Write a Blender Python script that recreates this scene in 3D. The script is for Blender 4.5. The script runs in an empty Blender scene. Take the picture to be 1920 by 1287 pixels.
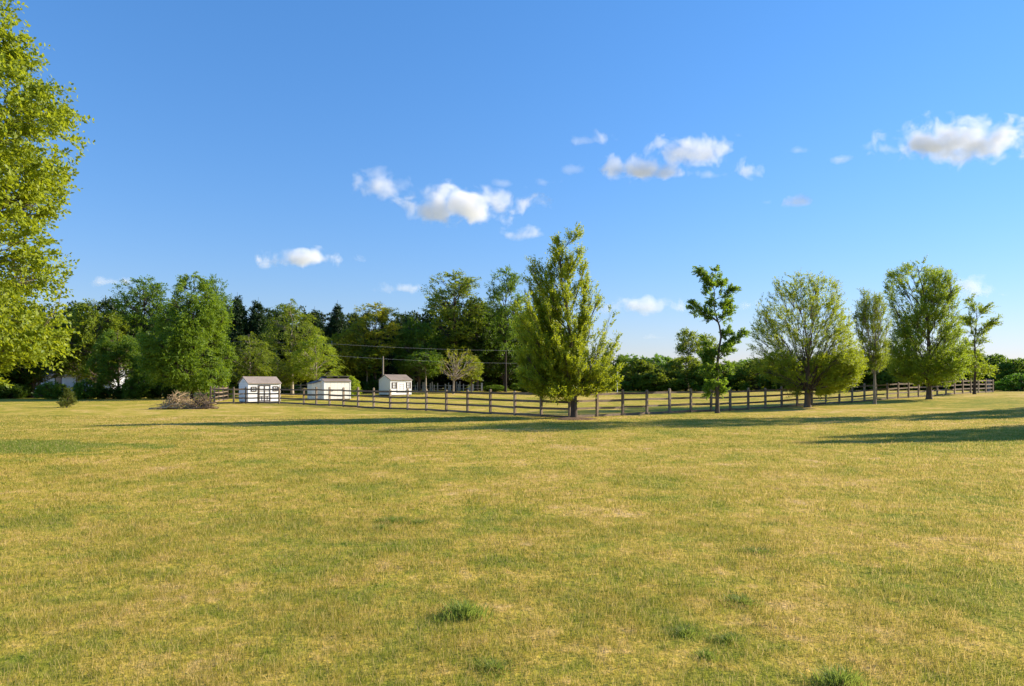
import bpy, math, random
import numpy as np

R = math.radians
scene = bpy.context.scene
COL = scene.collection
CAMH, HOR, F = 2.0, 716.0, 1280.0          # camera height (m), horizon row and focal length (1920 px wide frame)

# ------------------------------------------------------------------ terrain
def ss(t):
    t = np.clip(t, 0, 1)
    return t * t * (3 - 2 * t)

def ground(x, y):
    x = np.asarray(x, float); y = np.asarray(y, float)
    z = 0.85 * ss((x - 12) / 44) * ss((y - 10) / 30) * (1 - 0.55 * ss((y - 80) / 40))
    z = z + 0.45 * ss((y - 78) / 45) * (1 - 0.6 * ss((x - 12) / 44))
    z = z + 0.03 * np.sin(x * 0.31 + 1) * np.sin(y * 0.27) * ss(y / 14)
    return z

def gz(x, y):
    return float(ground(x, y))

def at(px, d):
    """ground point seen in column px at distance d"""
    x = (px - 960) / F * d
    return x, d, gz(x, d)

def hit(px, py):
    """where the sight line through a pixel meets the ground"""
    dx, dz = (px - 960) / F, (HOR - py) / F
    d = 3.0
    while d < 900 and CAMH + dz * d > gz(dx * d, d):
        d += 0.05
    return dx * d, d, gz(dx * d, d)

# ------------------------------------------------------------------ materials
def new_mat(name):
    m = bpy.data.materials.new(name); m.use_nodes = True
    nt = m.node_tree; nt.nodes.clear()
    out = nt.nodes.new('ShaderNodeOutputMaterial')
    return m, nt, out

def nd(nt, t, **kw):
    n = nt.nodes.new(t)
    for k, v in kw.items():
        if k in n.inputs and not hasattr(n, k): n.inputs[k].default_value = v
        else: setattr(n, k, v)
    return n

def mathn(nt, op, a, b=None, clamp=False):
    n = nt.nodes.new('ShaderNodeMath'); n.operation = op; n.use_clamp = clamp
    for i, v in enumerate((a, b)):
        if v is None: continue
        if isinstance(v, (int, float)): n.inputs[i].default_value = v
        else: nt.links.new(v, n.inputs[i])
    return n.outputs[0]

def mixc(nt, fac, a, b, mode='MIX'):
    n = nt.nodes.new('ShaderNodeMix'); n.data_type = 'RGBA'; n.blend_type = mode
    for s, v in ((n.inputs[0], fac), (n.inputs[6], a), (n.inputs[7], b)):
        if isinstance(v, (int, float)): s.default_value = v
        elif isinstance(v, tuple): s.default_value = (*v, 1) if len(v) == 3 else v
        else: nt.links.new(v, s)
    return n.outputs[2]

def ramp(nt, fac, stops):
    n = nt.nodes.new('ShaderNodeValToRGB'); cr = n.color_ramp
    while len(cr.elements) < len(stops): cr.elements.new(0.5)
    for e, (p, c) in zip(cr.elements, stops):
        e.position = p; e.color = (*c, 1) if isinstance(c, tuple) else (c, c, c, 1)
    nt.links.new(fac, n.inputs[0])
    return n.outputs[0]

def noise(nt, vec, scale, detail=4, rough=0.55, dist=0.0):
    n = nt.nodes.new('ShaderNodeTexNoise')
    n.inputs['Scale'].default_value = scale; n.inputs['Detail'].default_value = detail
    n.inputs['Roughness'].default_value = rough; n.inputs['Distortion'].default_value = dist
    if vec is not None: nt.links.new(vec, n.inputs['Vector'])
    return n.outputs[0]

def wood_mat(name, c1, c2, rough=0.85, scale=(3, 3, 14), bump=0.3):
    m, nt, out = new_mat(name)
    tc = nd(nt, 'ShaderNodeNewGeometry')
    mp = nd(nt, 'ShaderNodeMapping'); mp.inputs['Scale'].default_value = scale
    nt.links.new(tc.outputs['Position'], mp.inputs['Vector'])
    n1 = noise(nt, mp.outputs[0], 2.0, 6, 0.65)
    n2 = noise(nt, tc.outputs['Position'], 0.7, 3)
    f = mathn(nt, 'ADD', mathn(nt, 'MULTIPLY', n1, 0.6), mathn(nt, 'MULTIPLY', n2, 0.4))
    col = ramp(nt, f, [(0.36, c1), (0.64, c2)])
    oi = nd(nt, 'ShaderNodeObjectInfo')
    col = mixc(nt, 1.0, col, ramp(nt, oi.outputs['Random'], [(0.0, (0.68, 0.66, 0.64)), (1.0, (1.28, 1.27, 1.25))]), 'MULTIPLY')
    b = nd(nt, 'ShaderNodeBsdfPrincipled'); b.inputs['Roughness'].default_value = rough
    b.inputs['Specular IOR Level'].default_value = 0.25
    nt.links.new(col, b.inputs['Base Color'])
    bp = nd(nt, 'ShaderNodeBump'); bp.inputs['Strength'].default_value = bump; bp.inputs['Distance'].default_value = 0.02
    nt.links.new(n1, bp.inputs['Height']); nt.links.new(bp.outputs[0], b.inputs['Normal'])
    nt.links.new(b.outputs[0], out.inputs[0])
    return m

def leaf_mat(name, dark, light, trans, tw=0.4):
    """thin leaves: diffuse + light coming through; tint varies from leaf to leaf, obj.color from tree to tree"""
    m, nt, out = new_mat(name)
    a = nd(nt, 'ShaderNodeAttribute', attribute_name='tint')
    oi = nd(nt, 'ShaderNodeObjectInfo')
    col = mixc(nt, a.outputs['Fac'], dark, light)
    col = mixc(nt, 1.0, col, oi.outputs['Color'], 'MULTIPLY')
    tcol = mixc(nt, 1.0, trans, oi.outputs['Color'], 'MULTIPLY')
    d = nd(nt, 'ShaderNodeBsdfPrincipled'); d.inputs['Roughness'].default_value = 0.5
    d.inputs['Specular IOR Level'].default_value = 0.3
    t = nd(nt, 'ShaderNodeBsdfTranslucent')
    nt.links.new(col, d.inputs['Base Color']); nt.links.new(tcol, t.inputs[0])
    mx = nd(nt, 'ShaderNodeMixShader'); mx.inputs[0].default_value = tw
    nt.links.new(d.outputs[0], mx.inputs[1]); nt.links.new(t.outputs[0], mx.inputs[2])
    nt.links.new(mx.outputs[0], out.inputs[0])
    return m

def lawn_group():
    """colour of the dry lawn by place: straw, olive and green patches"""
    g = bpy.data.node_groups.new('lawn_colour', 'ShaderNodeTree')
    g.interface.new_socket('Color', in_out='OUTPUT', socket_type='NodeSocketColor')
    g.interface.new_socket('Dry', in_out='OUTPUT', socket_type='NodeSocketFloat')
    go = g.nodes.new('NodeGroupOutput')
    geo = g.nodes.new('ShaderNodeNewGeometry')
    mp = g.nodes.new('ShaderNodeMapping'); mp.inputs['Scale'].default_value = (1, 1, 0)
    g.links.new(geo.outputs['Position'], mp.inputs['Vector'])
    P = mp.outputs[0]
    big = noise(g, P, 0.07, 4, 0.6)
    mid = noise(g, P, 0.55, 5, 0.62, 0.4)
    sml = noise(g, P, 2.6, 4, 0.65)
    f = mathn(g, 'ADD', mathn(g, 'MULTIPLY', big, 0.30), mathn(g, 'ADD', mathn(g, 'MULTIPLY', mid, 0.40), mathn(g, 'MULTIPLY', sml, 0.36)))
    f = mathn(g, 'ADD', f, mathn(g, 'MULTIPLY', mathn(g, 'SUBTRACT', noise(g, P, 7.0, 3, 0.6), 0.5), 0.22))
    f = mathn(g, 'SUBTRACT', f, 0.022)
    # cast shade at the left edge, painted into the lawn as darker green
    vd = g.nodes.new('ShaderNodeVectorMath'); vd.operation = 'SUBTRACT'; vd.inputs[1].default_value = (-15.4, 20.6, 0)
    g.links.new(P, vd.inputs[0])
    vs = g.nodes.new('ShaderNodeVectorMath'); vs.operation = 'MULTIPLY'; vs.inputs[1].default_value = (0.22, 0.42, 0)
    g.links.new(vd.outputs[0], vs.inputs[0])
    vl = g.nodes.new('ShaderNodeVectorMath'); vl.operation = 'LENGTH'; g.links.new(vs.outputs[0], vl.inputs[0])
    shade_patch = mathn(g, 'SUBTRACT', 1.15, mathn(g, 'ADD', vl.outputs['Value'], mathn(g, 'MULTIPLY', mathn(g, 'SUBTRACT', mid, 0.5), 2.6)), True)
    f = mathn(g, 'SUBTRACT', f, mathn(g, 'MULTIPLY', shade_patch, 0.27))
    col = ramp(g, f, [(0.36, (0.15, 0.205, 0.022)), (0.455, (0.29, 0.275, 0.034)), (0.525, (0.455, 0.345, 0.056)), (0.59, (0.59, 0.41, 0.13)), (0.67, (0.68, 0.475, 0.26))])
    g.links.new(col, go.inputs[0]); g.links.new(f, go.inputs[1])
    return g

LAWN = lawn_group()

def ground_mat():
    m, nt, out = new_mat('lawn_ground')
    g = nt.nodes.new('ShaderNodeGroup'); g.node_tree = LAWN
    geo = nd(nt, 'ShaderNodeNewGeometry')
    fine = noise(nt, geo.outputs['Position'], 14, 5, 0.7)
    mid = noise(nt, geo.outputs['Position'], 3.5, 4, 0.6)
    v = ramp(nt, fine, [(0.3, 0.72), (0.7, 1.12)])
    col = mixc(nt, 1.0, g.outputs[0], v, 'MULTIPLY')
    b = nd(nt, 'ShaderNodeBsdfPrincipled'); b.inputs['Roughness'].default_value = 0.95
    b.inputs['Specular IOR Level'].default_value = 0.05
    nt.links.new(col, b.inputs['Base Color'])
    bp = nd(nt, 'ShaderNodeBump'); bp.inputs['Strength'].default_value = 0.55; bp.inputs['Distance'].default_value = 0.06
    nt.links.new(mathn(nt, 'ADD', fine, mathn(nt, 'MULTIPLY', mid, 0.8)), bp.inputs['Height'])
    nt.links.new(bp.outputs[0], b.inputs['Normal'])
    nt.links.new(b.outputs[0], out.inputs[0])
    return m

def grass_mat():
    m, nt, out = new_mat('grass_blades')
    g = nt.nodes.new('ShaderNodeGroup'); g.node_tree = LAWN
    a = nd(nt, 'ShaderNodeAttribute', attribute_name='tint')
    green = mixc(nt, 0.5, g.outputs[0], (0.20, 0.25, 0.028))
    straw = mixc(nt, 0.55, g.outputs[0], (0.72, 0.55, 0.25))
    col = mixc(nt, ramp(nt, a.outputs['Fac'], [(0.40, 0.0), (0.75, 1.0)]), green, straw)
    d = nd(nt, 'ShaderNodeBsdfDiffuse'); t = nd(nt, 'ShaderNodeBsdfTranslucent')
    nt.links.new(col, d.inputs[0]); nt.links.new(col, t.inputs[0])
    mx = nd(nt, 'ShaderNodeMixShader'); mx.inputs[0].default_value = 0.5
    nt.links.new(d.outputs[0], mx.inputs[1]); nt.links.new(t.outputs[0], mx.inputs[2])
    nt.links.new(mx.outputs[0], out.inputs[0])
    return m

def plain(name, c, rough=0.6, var=0.12, scale=6.0, spec=0.3, metal=0.0):
    m, nt, out = new_mat(name)
    geo = nd(nt, 'ShaderNodeNewGeometry')
    n = noise(nt, geo.outputs['Position'], scale, 5, 0.6)
    lo = tuple(v * (1 - var) for v in c); hi = tuple(min(1, v * (1 + var)) for v in c)
    col = ramp(nt, n, [(0.35, lo), (0.65, hi)])
    b = nd(nt, 'ShaderNodeBsdfPrincipled'); b.inputs['Roughness'].default_value = rough
    b.inputs['Specular IOR Level'].default_value = spec; b.inputs['Metallic'].default_value = metal
    nt.links.new(col, b.inputs['Base Color']); nt.links.new(b.outputs[0], out.inputs[0])
    return m

def siding_mat(name, c, stain, axis='Z', pitch=0.15):
    """painted boards: thin grooves and weather stains"""
    m, nt, out = new_mat(name)
    tc = nd(nt, 'ShaderNodeTexCoord'); sp = nd(nt, 'ShaderNodeSeparateXYZ')
    nt.links.new(tc.outputs['Object'], sp.inputs[0])
    v = mathn(nt, 'FRACT', mathn(nt, 'DIVIDE', sp.outputs[axis], pitch))
    groove = mathn(nt, 'LESS_THAN', v, 0.12)
    n = noise(nt, tc.outputs['Object'], 1.6, 5, 0.65)
    col = mixc(nt, ramp(nt, n, [(0.42, 0.0), (0.75, 0.7)]), c, stain)
    col = mixc(nt, mathn(nt, 'MULTIPLY', groove, 0.35), col, tuple(x * 0.45 for x in c))
    b = nd(nt, 'ShaderNodeBsdfPrincipled'); b.inputs['Roughness'].default_value = 0.6
    bp = nd(nt, 'ShaderNodeBump'); bp.inputs['Strength'].default_value = 0.25; bp.inputs['Distance'].default_value = 0.004
    nt.links.new(groove, bp.inputs['Height']); nt.links.new(bp.outputs[0], b.inputs['Normal'])
    nt.links.new(col, b.inputs['Base Color']); nt.links.new(b.outputs[0], out.inputs[0])
    return m

M = {}
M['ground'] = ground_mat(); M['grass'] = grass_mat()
M['leaf'] = leaf_mat('leaf_green', (0.085, 0.14, 0.013), (0.25, 0.30, 0.028), (0.44, 0.51, 0.03), 0.42)
M['needle'] = leaf_mat('leaf_needle', (0.026, 0.060, 0.016), (0.06, 0.11, 0.026), (0.06, 0.10, 0.014), 0.25)
M['tuft'] = leaf_mat('leaf_tuft', (0.13, 0.20, 0.028), (0.28, 0.32, 0.06), (0.30, 0.38, 0.06), 0.5)
M['bark'] = wood_mat('bark_brown', (0.055, 0.042, 0.032), (0.17, 0.13, 0.10), 0.9, (5, 5, 1.2), 0.8)
M['bark_pale'] = wood_mat('bark_pale', (0.20, 0.17, 0.14), (0.36, 0.31, 0.25), 0.9, (5, 5, 1.2), 0.6)
M['bark_dark'] = wood_mat('bark_dark', (0.028, 0.022, 0.018), (0.075, 0.06, 0.045), 0.9, (5, 5, 1.2), 0.8)
M['rail'] = wood_mat('rail_weathered', (0.085, 0.062, 0.045), (0.25, 0.19, 0.14), 0.85, (2, 2, 12), 0.4)
M['post'] = wood_mat('post_weathered', (0.12, 0.088, 0.06), (0.36, 0.28, 0.20), 0.85, (8, 8, 1.5), 0.4)
M['grey_rail'] = wood_mat('rail_grey', (0.16, 0.15, 0.14), (0.34, 0.32, 0.30), 0.85, (2, 2, 12), 0.4)
M['stick'] = wood_mat('stick_tan', (0.22, 0.15, 0.085), (0.52, 0.385, 0.22), 0.85, (4, 4, 4), 0.4)
M['stick_dark'] = wood_mat('stick_dark', (0.16, 0.11, 0.075), (0.40, 0.30, 0.20), 0.85, (4, 4, 4), 0.4)
M['mulch'] = wood_mat('mulch_brown', (0.10, 0.055, 0.03), (0.26, 0.16, 0.085), 0.95, (9, 9, 9), 0.9)
M['white'] = siding_mat('siding_white', (0.86, 0.86, 0.85), (0.76, 0.75, 0.72), 'Z', 0.17)
M['cream'] = siding_mat('siding_cream', (0.86, 0.83, 0.76), (0.72, 0.66, 0.55), 'X', 0.4)
M['trim'] = plain('trim_brown', (0.075, 0.055, 0.042), 0.6)
M['wtrim'] = plain('trim_white', (0.78, 0.78, 0.76), 0.5, 0.05)
M['shingle'] = wood_mat('shingle_brown', (0.165, 0.135, 0.115), (0.29, 0.24, 0.205), 0.9, (6, 6, 10), 0.6)
M['shingle_dark'] = wood_mat('shingle_grey', (0.055, 0.052, 0.05), (0.12, 0.115, 0.11), 0.9, (6, 6, 10), 0.6)
M['metal_roof'] = plain('roof_pale_metal', (0.55, 0.56, 0.58), 0.45, 0.1, 2.0)
M['wall_shaded_white'] = plain('wall_shaded_white', (0.42, 0.45, 0.50), 0.7, 0.1, 1.0)  # white house wall with bluish shade put into its colour
M['glass'] = plain('window_glass', (0.06, 0.07, 0.08), 0.12, 0.2, 1.0, 0.6)
M['pole'] = wood_mat('pole_wood', (0.15, 0.125, 0.10), (0.30, 0.26, 0.21), 0.9, (8, 8, 1), 0.4)
M['paint_pole'] = plain('pole_white', (0.7, 0.7, 0.68), 0.5, 0.08)
M['wire'] = plain('wire_grey', (0.45, 0.45, 0.46), 0.5)
M['picket'] = wood_mat('picket_pale', (0.36, 0.32, 0.28), (0.62, 0.58, 0.52), 0.85, (6, 6, 1.5), 0.3)

# ------------------------------------------------------------------ object helpers
def tag(o, label=None, cat=None, group=None, kind=None):
    if label: o['label'] = label
    if cat: o['category'] = cat
    if group: o['group'] = group
    if kind: o['kind'] = kind
    return o

def empty(name, loc, rz=0.0):
    o = bpy.data.objects.new(name, None); COL.objects.link(o)
    o.location = loc; o.rotation_euler = (0, 0, rz); o.empty_display_size = 0.3
    return o

def copy_tree(src):
    r = src.copy(); COL.objects.link(r)
    for ch in src.children:
        c = ch.copy(); COL.objects.link(c); c.parent = r
        for g in ch.children:
            k = g.copy(); COL.objects.link(k); k.parent = c
    return r

def mesh_from(name, V, Fq, mat, parent=None, smooth=False, tint=None):
    """V (n,3); Fq an int array (m,3|4) or list of such arrays"""
    V = np.asarray(V, np.float32)
    arrs = [np.asarray(a, np.int32) for a in (Fq if isinstance(Fq, list) else [Fq]) if len(a)]
    me = bpy.data.meshes.new(name)
    me.vertices.add(len(V)); me.vertices.foreach_set('co', V.ravel())
    loops = np.concatenate([a.ravel() for a in arrs])
    tot = np.concatenate([np.full(len(a), a.shape[1], np.int32) for a in arrs])
    start = np.concatenate([[0], np.cumsum(tot)[:-1]]).astype(np.int32)
    me.loops.add(len(loops)); me.loops.foreach_set('vertex_index', loops)
    me.polygons.add(len(tot)); me.polygons.foreach_set('loop_start', start); me.polygons.foreach_set('loop_total', tot)
    me.polygons.foreach_set('use_smooth', np.full(len(tot), smooth))
    me.update(calc_edges=True); me.validate()
    if tint is not None:
        at_ = me.attributes.new('tint', 'FLOAT', 'FACE'); at_.data.foreach_set('value', np.asarray(tint, np.float32))
    if mat: me.materials.append(mat)
    o = bpy.data.objects.new(name, me); COL.objects.link(o)
    if parent: o.parent = parent
    return o

class MB:
    """collects boxes, prisms and tubes into one mesh"""
    def __init__(s): s.v = []; s.q = []; s.t = []; s.n = 0
    def add(s, V, quads=(), tris=()):
        b = s.n; s.v.append(np.asarray(V, float)); s.n += len(V)
        s.q += [tuple(i + b for i in f) for f in quads]; s.t += [tuple(i + b for i in f) for f in tris]
    def box(s, c, size, rot=None, top=None):
        hx, hy, hz = (k / 2 for k in size)
        V = np.array([(x, y, z) for z in (-hz, hz) for x, y in ((-hx, -hy), (hx, -hy), (hx, hy), (-hx, hy))], float)
        if top is not None: V[4:, :2] *= top
        if rot is not None: V = V @ np.asarray(rot).T
        s.add(V + np.asarray(c, float), [(3, 2, 1, 0), (4, 5, 6, 7), (0, 1, 5, 4), (1, 2, 6, 5), (2, 3, 7, 6), (3, 0, 4, 7)])
    def prism(s, poly, y0, y1):
        """polygon in xz extruded along y"""
        n = len(poly); V = [(x, y0, z) for x, z in poly] + [(x, y1, z) for x, z in poly]
        b = s.n; s.v.append(np.array(V, float)); s.n += 2 * n
        s.q += [(b + i, b + (i + 1) % n, b + n + (i + 1) % n, b + n + i) for i in range(n)]
        for k in range(1, n - 1):
            s.t += [(b, b + k + 1, b + k), (b + n, b + n + k, b + n + k + 1)]
    def tube(s, P, rad, sides=6, cap=True):
        P = np.asarray(P, float); rad = np.broadcast_to(np.asarray(rad, float), (len(P),))
        V, q = tube_arrays(P, rad, sides)
        b = s.n; s.v.append(V); s.n += len(V)
        s.q += [tuple(i + b for i in f) for f in q.tolist()]
        if cap:
            for o, rev in ((0, True), (len(V) - sides, False)):
                for k in range(1, sides - 1):
                    f = (b + o, b + o + k, b + o + k + 1); s.t.append(f[::-1] if rev else f)
    def build(s, name, mat, parent=None, smooth=False):
        arrs = []
        if s.q: arrs.append(np.array(s.q, np.int32))
        if s.t: arrs.append(np.array(s.t, np.int32))
        return mesh_from(name, np.concatenate(s.v), arrs, mat, parent, smooth)

def tube_arrays(P, rad, sides):
    n = len(P)
    T = np.gradient(P, axis=0); T /= np.linalg.norm(T, axis=1, keepdims=True) + 1e-9
    ref = np.array([0, 0, 1.0]) if abs(T[:, 2]).mean() < 0.8 else np.array([1.0, 0.13, 0])
    A = np.cross(T, ref); A /= np.linalg.norm(A, axis=1, keepdims=True) + 1e-9
    B = np.cross(T, A)
    ang = np.arange(sides) * 2 * math.pi / sides
    V = P[:, None, :] + rad[:, None, None] * (A[:, None, :] * np.cos(ang)[None, :, None] + B[:, None, :] * np.sin(ang)[None, :, None])
    i = np.arange(n - 1)[:, None] * sides; k = np.arange(sides)[None, :]; k2 = (k + 1) % sides
    q = np.stack([i + k, i + k2, i + sides + k2, i + sides + k], -1).reshape(-1, 4)
    return V.reshape(-1, 3), q

def tubes_mesh(name, tubes, mat, parent):
    Vs, Qs, b = [], [], 0
    for P, r, s in tubes:
        V, q = tube_arrays(np.asarray(P, float), np.asarray(r, float), s)
        Vs.append(V); Qs.append(q + b); b += len(V)
    return mesh_from(name, np.concatenate(Vs), np.concatenate(Qs), mat, parent, smooth=True)

def norm(a):
    return a / (np.linalg.norm(a, axis=-1, keepdims=True) + 1e-9)

# ------------------------------------------------------------------ trees
def bez(p0, p1, p2, n):
    t = np.linspace(0, 1, n)[:, None]
    return (1 - t) ** 2 * p0 + 2 * t * (1 - t) * p1 + t ** 2 * p2

def leaves_mesh(name, C, A, Nn, L, W, tint, mat, parent):
    """diamond leaves: centre, axis, normal, length, width; slightly folded along the axis"""
    A = norm(A); B = norm(np.cross(Nn, A)); Nn = np.cross(A, B)
    L = L[:, None]; W = W[:, None]
    V = np.stack([C - A * L * 0.5, C + B * W * 0.5 + Nn * W * 0.12, C + A * L * 0.5, C - B * W * 0.5 + Nn * W * 0.12], 1).reshape(-1, 3)
    Q = np.arange(len(V), dtype=np.int32).reshape(-1, 4)
    T = np.concatenate([Q[:, [0, 1, 2]], Q[:, [0, 2, 3]]])
    return mesh_from(name, V, T, mat, parent, tint=np.concatenate([tint, tint]))

def grow(root, seed, outline, n_att, n_limb, rise, trunk_r, z0, leaf=0.1, sprigs=3, per=12, slen=0.6, up=0.25, droop=0.1,
         bow=0.5, shell=0.42, wtop=0.04, dens=None, clump=0.0, clump_k=1.0, mat='leaf', bark='bark', tint=(1, 1, 1), lw=0.5, tips=None,
         flat=0.35, limb_r=0.30, sway=0.06, sec_r=0.014, yscale=1.0, leader=True, spread=0.8, fork=None, inset=0.5, along=None):
    """trunk, limbs and leafy sprays filling an outline [(z, xl, xr)] (metres, local)"""
    rng = np.random.default_rng(seed)
    oz = np.array([o[0] for o in outline], float); ol = np.array([o[1] for o in outline], float); orr = np.array([o[2] for o in outline], float)
    k = np.argsort(oz); oz, ol, orr = oz[k], ol[k], orr[k]
    ins = inset * slen; m_ = (ol + orr) / 2; hw = np.maximum((orr - ol) / 2 - ins, np.minimum(0.06, (orr - ol) / 2)); ol, orr = m_ - hw, m_ + hw
    oz = np.where(oz > 0.9 * oz[-1], oz - ins * max(0.2, up + 0.3), oz)
    H = oz[-1]
    cx = lambda z: (np.interp(z, oz, ol) + np.interp(z, oz, orr)) / 2
    rr = lambda z: np.maximum((np.interp(z, oz, orr) - np.interp(z, oz, ol)) / 2, 0.02)
    # points the foliage must reach
    zz = np.linspace(oz[0], H, 400); w = rr(zz) ** 1.5 + wtop; w /= w.sum()
    pts = np.zeros((0, 3)); ks = [(rng.normal(size=3) * 1.7 * clump_k, rng.uniform(0, 6.3)) for _ in range(6)]
    guard = 0
    while len(pts) < n_att and guard < 60:
        guard += 1
        z = rng.choice(zz, n_att, p=w) + rng.uniform(-0.02, 0.02, n_att)
        a = rng.uniform(0, 2 * math.pi, n_att); u = rng.uniform(0, 1, n_att) ** shell
        p = np.stack([cx(z) + rr(z) * u * np.cos(a), rr(z) * u * np.sin(a) * yscale, z], 1)
        keep = np.ones(n_att, bool)
        if clump > 0:
            s = sum(np.sin(p @ kk + ph) for kk, ph in ks) / 2.4
            keep &= s > (clump - 1)
        if dens is not None: keep &= rng.uniform(0, 1, n_att) < dens(p)
        pts = np.concatenate([pts, p[keep]])
    pts = pts[:n_att]
    # trunk
    nz = 14; tz = np.linspace(0, H * (0.97 if leader else (fork or 0.5)), nz)
    amp = ss(tz / H)
    off = np.cumsum(rng.normal(0, sway * H / nz, (nz, 2)), 0) * (tz / H)[:, None]
    TP = np.stack([cx(np.maximum(tz, oz[0])) * amp + off[:, 0] * 0.5, off[:, 1] * 0.5, tz], 1)
    tr = trunk_r * (1 - 0.93 * (tz / tz[-1]) ** 0.8) if leader else trunk_r * (1 - 0.45 * tz / tz[-1])
    tr[0] *= 1.35; TP[0, 2] = -0.25
    fl = np.array([[0, 0, 0.18]]); TP2 = np.concatenate([TP[:1], TP[:1] * [1, 1, 0] + fl, TP[1:]]); tr2 = np.concatenate([tr[:1] * 1.15, [trunk_r * 1.02], tr[1:]])
    trunk = tubes_mesh('trunk', [(TP2, tr2, 12)], M[bark], root)
    def tpt(z):
        return np.array([np.interp(z, TP[:, 2], TP[:, i]) for i in range(3)])
    # limb tips: spread out points
    if tips is None:
        cand = pts.copy(); sel = [int(np.argmax(cand[:, 2]))]
        dmin = np.linalg.norm(cand - cand[sel[0]], axis=1)
        while len(sel) < min(n_limb, len(cand)):
            j = int(np.argmax(dmin * rng.uniform(0.75, 1, len(cand)))); sel.append(j)
            dmin = np.minimum(dmin, np.linalg.norm(cand - cand[j], axis=1))
        tipsA = cand[sel]
    else:
        tipsA = np.array(tips, float)
    limbs, LP, LI = [], [], []
    for t in tipsA:
        zc = min(t[2], tz[-1]); hd = math.hypot(t[0] - tpt(zc)[0], t[1] - tpt(zc)[1])
        zs = float(np.clip(t[2] - rise * hd * rng.uniform(0.8, 1.2), z0 * rng.uniform(1.0, 1.35), tz[-1] * 0.98))
        p0 = tpt(zs); d = t - p0; Ln = np.linalg.norm(d)
        p1 = p0 + np.array([d[0] * (0.35 + 0.35 * bow), d[1] * (0.35 + 0.35 * bow), d[2] * (0.75 - 0.5 * bow)])
        P = bez(p0, p1, t, 10); P[1:-1] += rng.normal(0, 0.018 * Ln, (8, 3))
        rad0 = min(np.interp(zs, TP[:, 2], tr) * 0.75, trunk_r * limb_r * (0.5 + 0.5 * min(1, Ln / (0.5 * H))) + 0.006)
        limbs.append((P, rad0 * (1 - 0.88 * np.linspace(0, 1, 10)) , 6))
        LP.append(P); LI += [len(LP) - 1] * 10
    LPa = np.concatenate(LP); nl = 10
    if along is not None:       # foliage follows the limbs: open spires with sky between them
        r0, r1, ta = along; nlb = len(LP)
        wl = np.array([np.linalg.norm(P[-1] - P[0]) for P in LP]) ** 0.8; li = rng.choice(nlb, n_att, p=wl / wl.sum())
        t = rng.uniform(ta, 1, n_att) ** 0.8; LPs = np.array(LP); f = t * 9; i0 = np.minimum(f.astype(int), 8); fr = (f - i0)[:, None]
        c = LPs[li, i0] * (1 - fr) + LPs[li, i0 + 1] * fr
        pts = c + norm(rng.normal(size=(n_att, 3))) * (rng.uniform(0, 1, (n_att, 1)) ** 0.5) * (r0 + (r1 - r0) * t)[:, None]
        if dens is not None: pts = pts[rng.uniform(0, 1, n_att) < dens(pts)]
    # second order branches
    nn = np.empty(len(pts), int)
    for i0 in range(0, len(pts), 500):
        q = pts[i0:i0 + 500]
        D = np.linalg.norm(q[:, None, :] - LPa[None], axis=2)
        D = D + 0.6 * np.maximum(0, LPa[None, :, 2] - q[:, None, 2] - 0.1) * (1 if rise > 0 else 0)
        nn[i0:i0 + 500] = np.argmin(D, 1)
    sec, S0, S1 = [], [], []
    for a, j in zip(pts, nn):
        li, kk = divmod(j, nl); kk = max(1, kk - 2); p0 = LP[li][kk]
        tang = LP[li][min(kk + 1, nl - 1)] - LP[li][kk - 1]; tang = tang / (np.linalg.norm(tang) + 1e-6)
        Ln = np.linalg.norm(a - p0)
        p1 = p0 + tang * Ln * 0.45 + (a - p0) * 0.15
        P = bez(p0, p1, a, 5)
        sec.append((P, sec_r * (0.6 + 0.5 * Ln) * np.linspace(1, 0.3, 5), 3))
        S0.append(P[2]); S1.append(a)
    tubes_mesh('branches', limbs + sec, M[bark], root)
    # sprays of leaves
    S0 = np.array(S0); S1 = np.array(S1); m = len(pts) * sprigs
    idx = np.repeat(np.arange(len(pts)), sprigs)
    t = rng.uniform(0.25, 1, (m, 1)); base = S0[idx] * (1 - t) + S1[idx] * t
    sd = norm(S1 - S0)[idx]
    outw = base - np.stack([cx(base[:, 2]), np.zeros(m), base[:, 2] - 0.25 * rr(base[:, 2])], 1)
    dirs = norm(sd * 0.6 + norm(outw) * 0.35 + np.array([0, 0, up]) + rng.normal(0, 0.42, (m, 3)) * [1, 1, 0.8])
    sl = slen * rng.uniform(0.45, 1.2, m)
    tt = np.linspace(0.1, 1, per)[None, :] + rng.uniform(-0.05, 0.05, (m, per))
    C = base[:, None, :] + dirs[:, None, :] * (sl[:, None] * tt)[..., None]
    C[..., 2] -= droop * (tt ** 2) * sl[:, None] * 1.5
    side = norm(np.cross(dirs, rng.normal(size=(m, 3))))
    alt = np.where(np.arange(per) % 2 == 0, 1.0, -1.0)[None, :, None]
    Aax = norm(dirs[:, None, :] * 0.7 + side[:, None, :] * alt * spread + rng.normal(0, 0.35, (m, per, 3)) - np.array([0, 0, 0.25 * droop + 0.1]))
    C = C + Aax * leaf * 0.5
    Nn = norm(norm(rng.normal(0, 0.5, (m, 1, 3)) + np.array([0, 0, 1.0]) * flat * 2 + norm(outw)[:, None, :] * 0.6) + rng.normal(0, 0.38, (m, per, 3)))
    n = m * per
    tn = np.clip(np.repeat(rng.normal(0.5, 0.2, m), per) + rng.normal(0, 0.16, n), 0, 1)
    Lf = leaf * rng.uniform(0.65, 1.25, n)
    cr = leaves_mesh('crown', C.reshape(-1, 3), Aax.reshape(-1, 3), Nn.reshape(-1, 3), Lf, Lf * lw * 1.0, tn, M[mat], root)
    cr.color = (*tint, 1)
    return root

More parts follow.
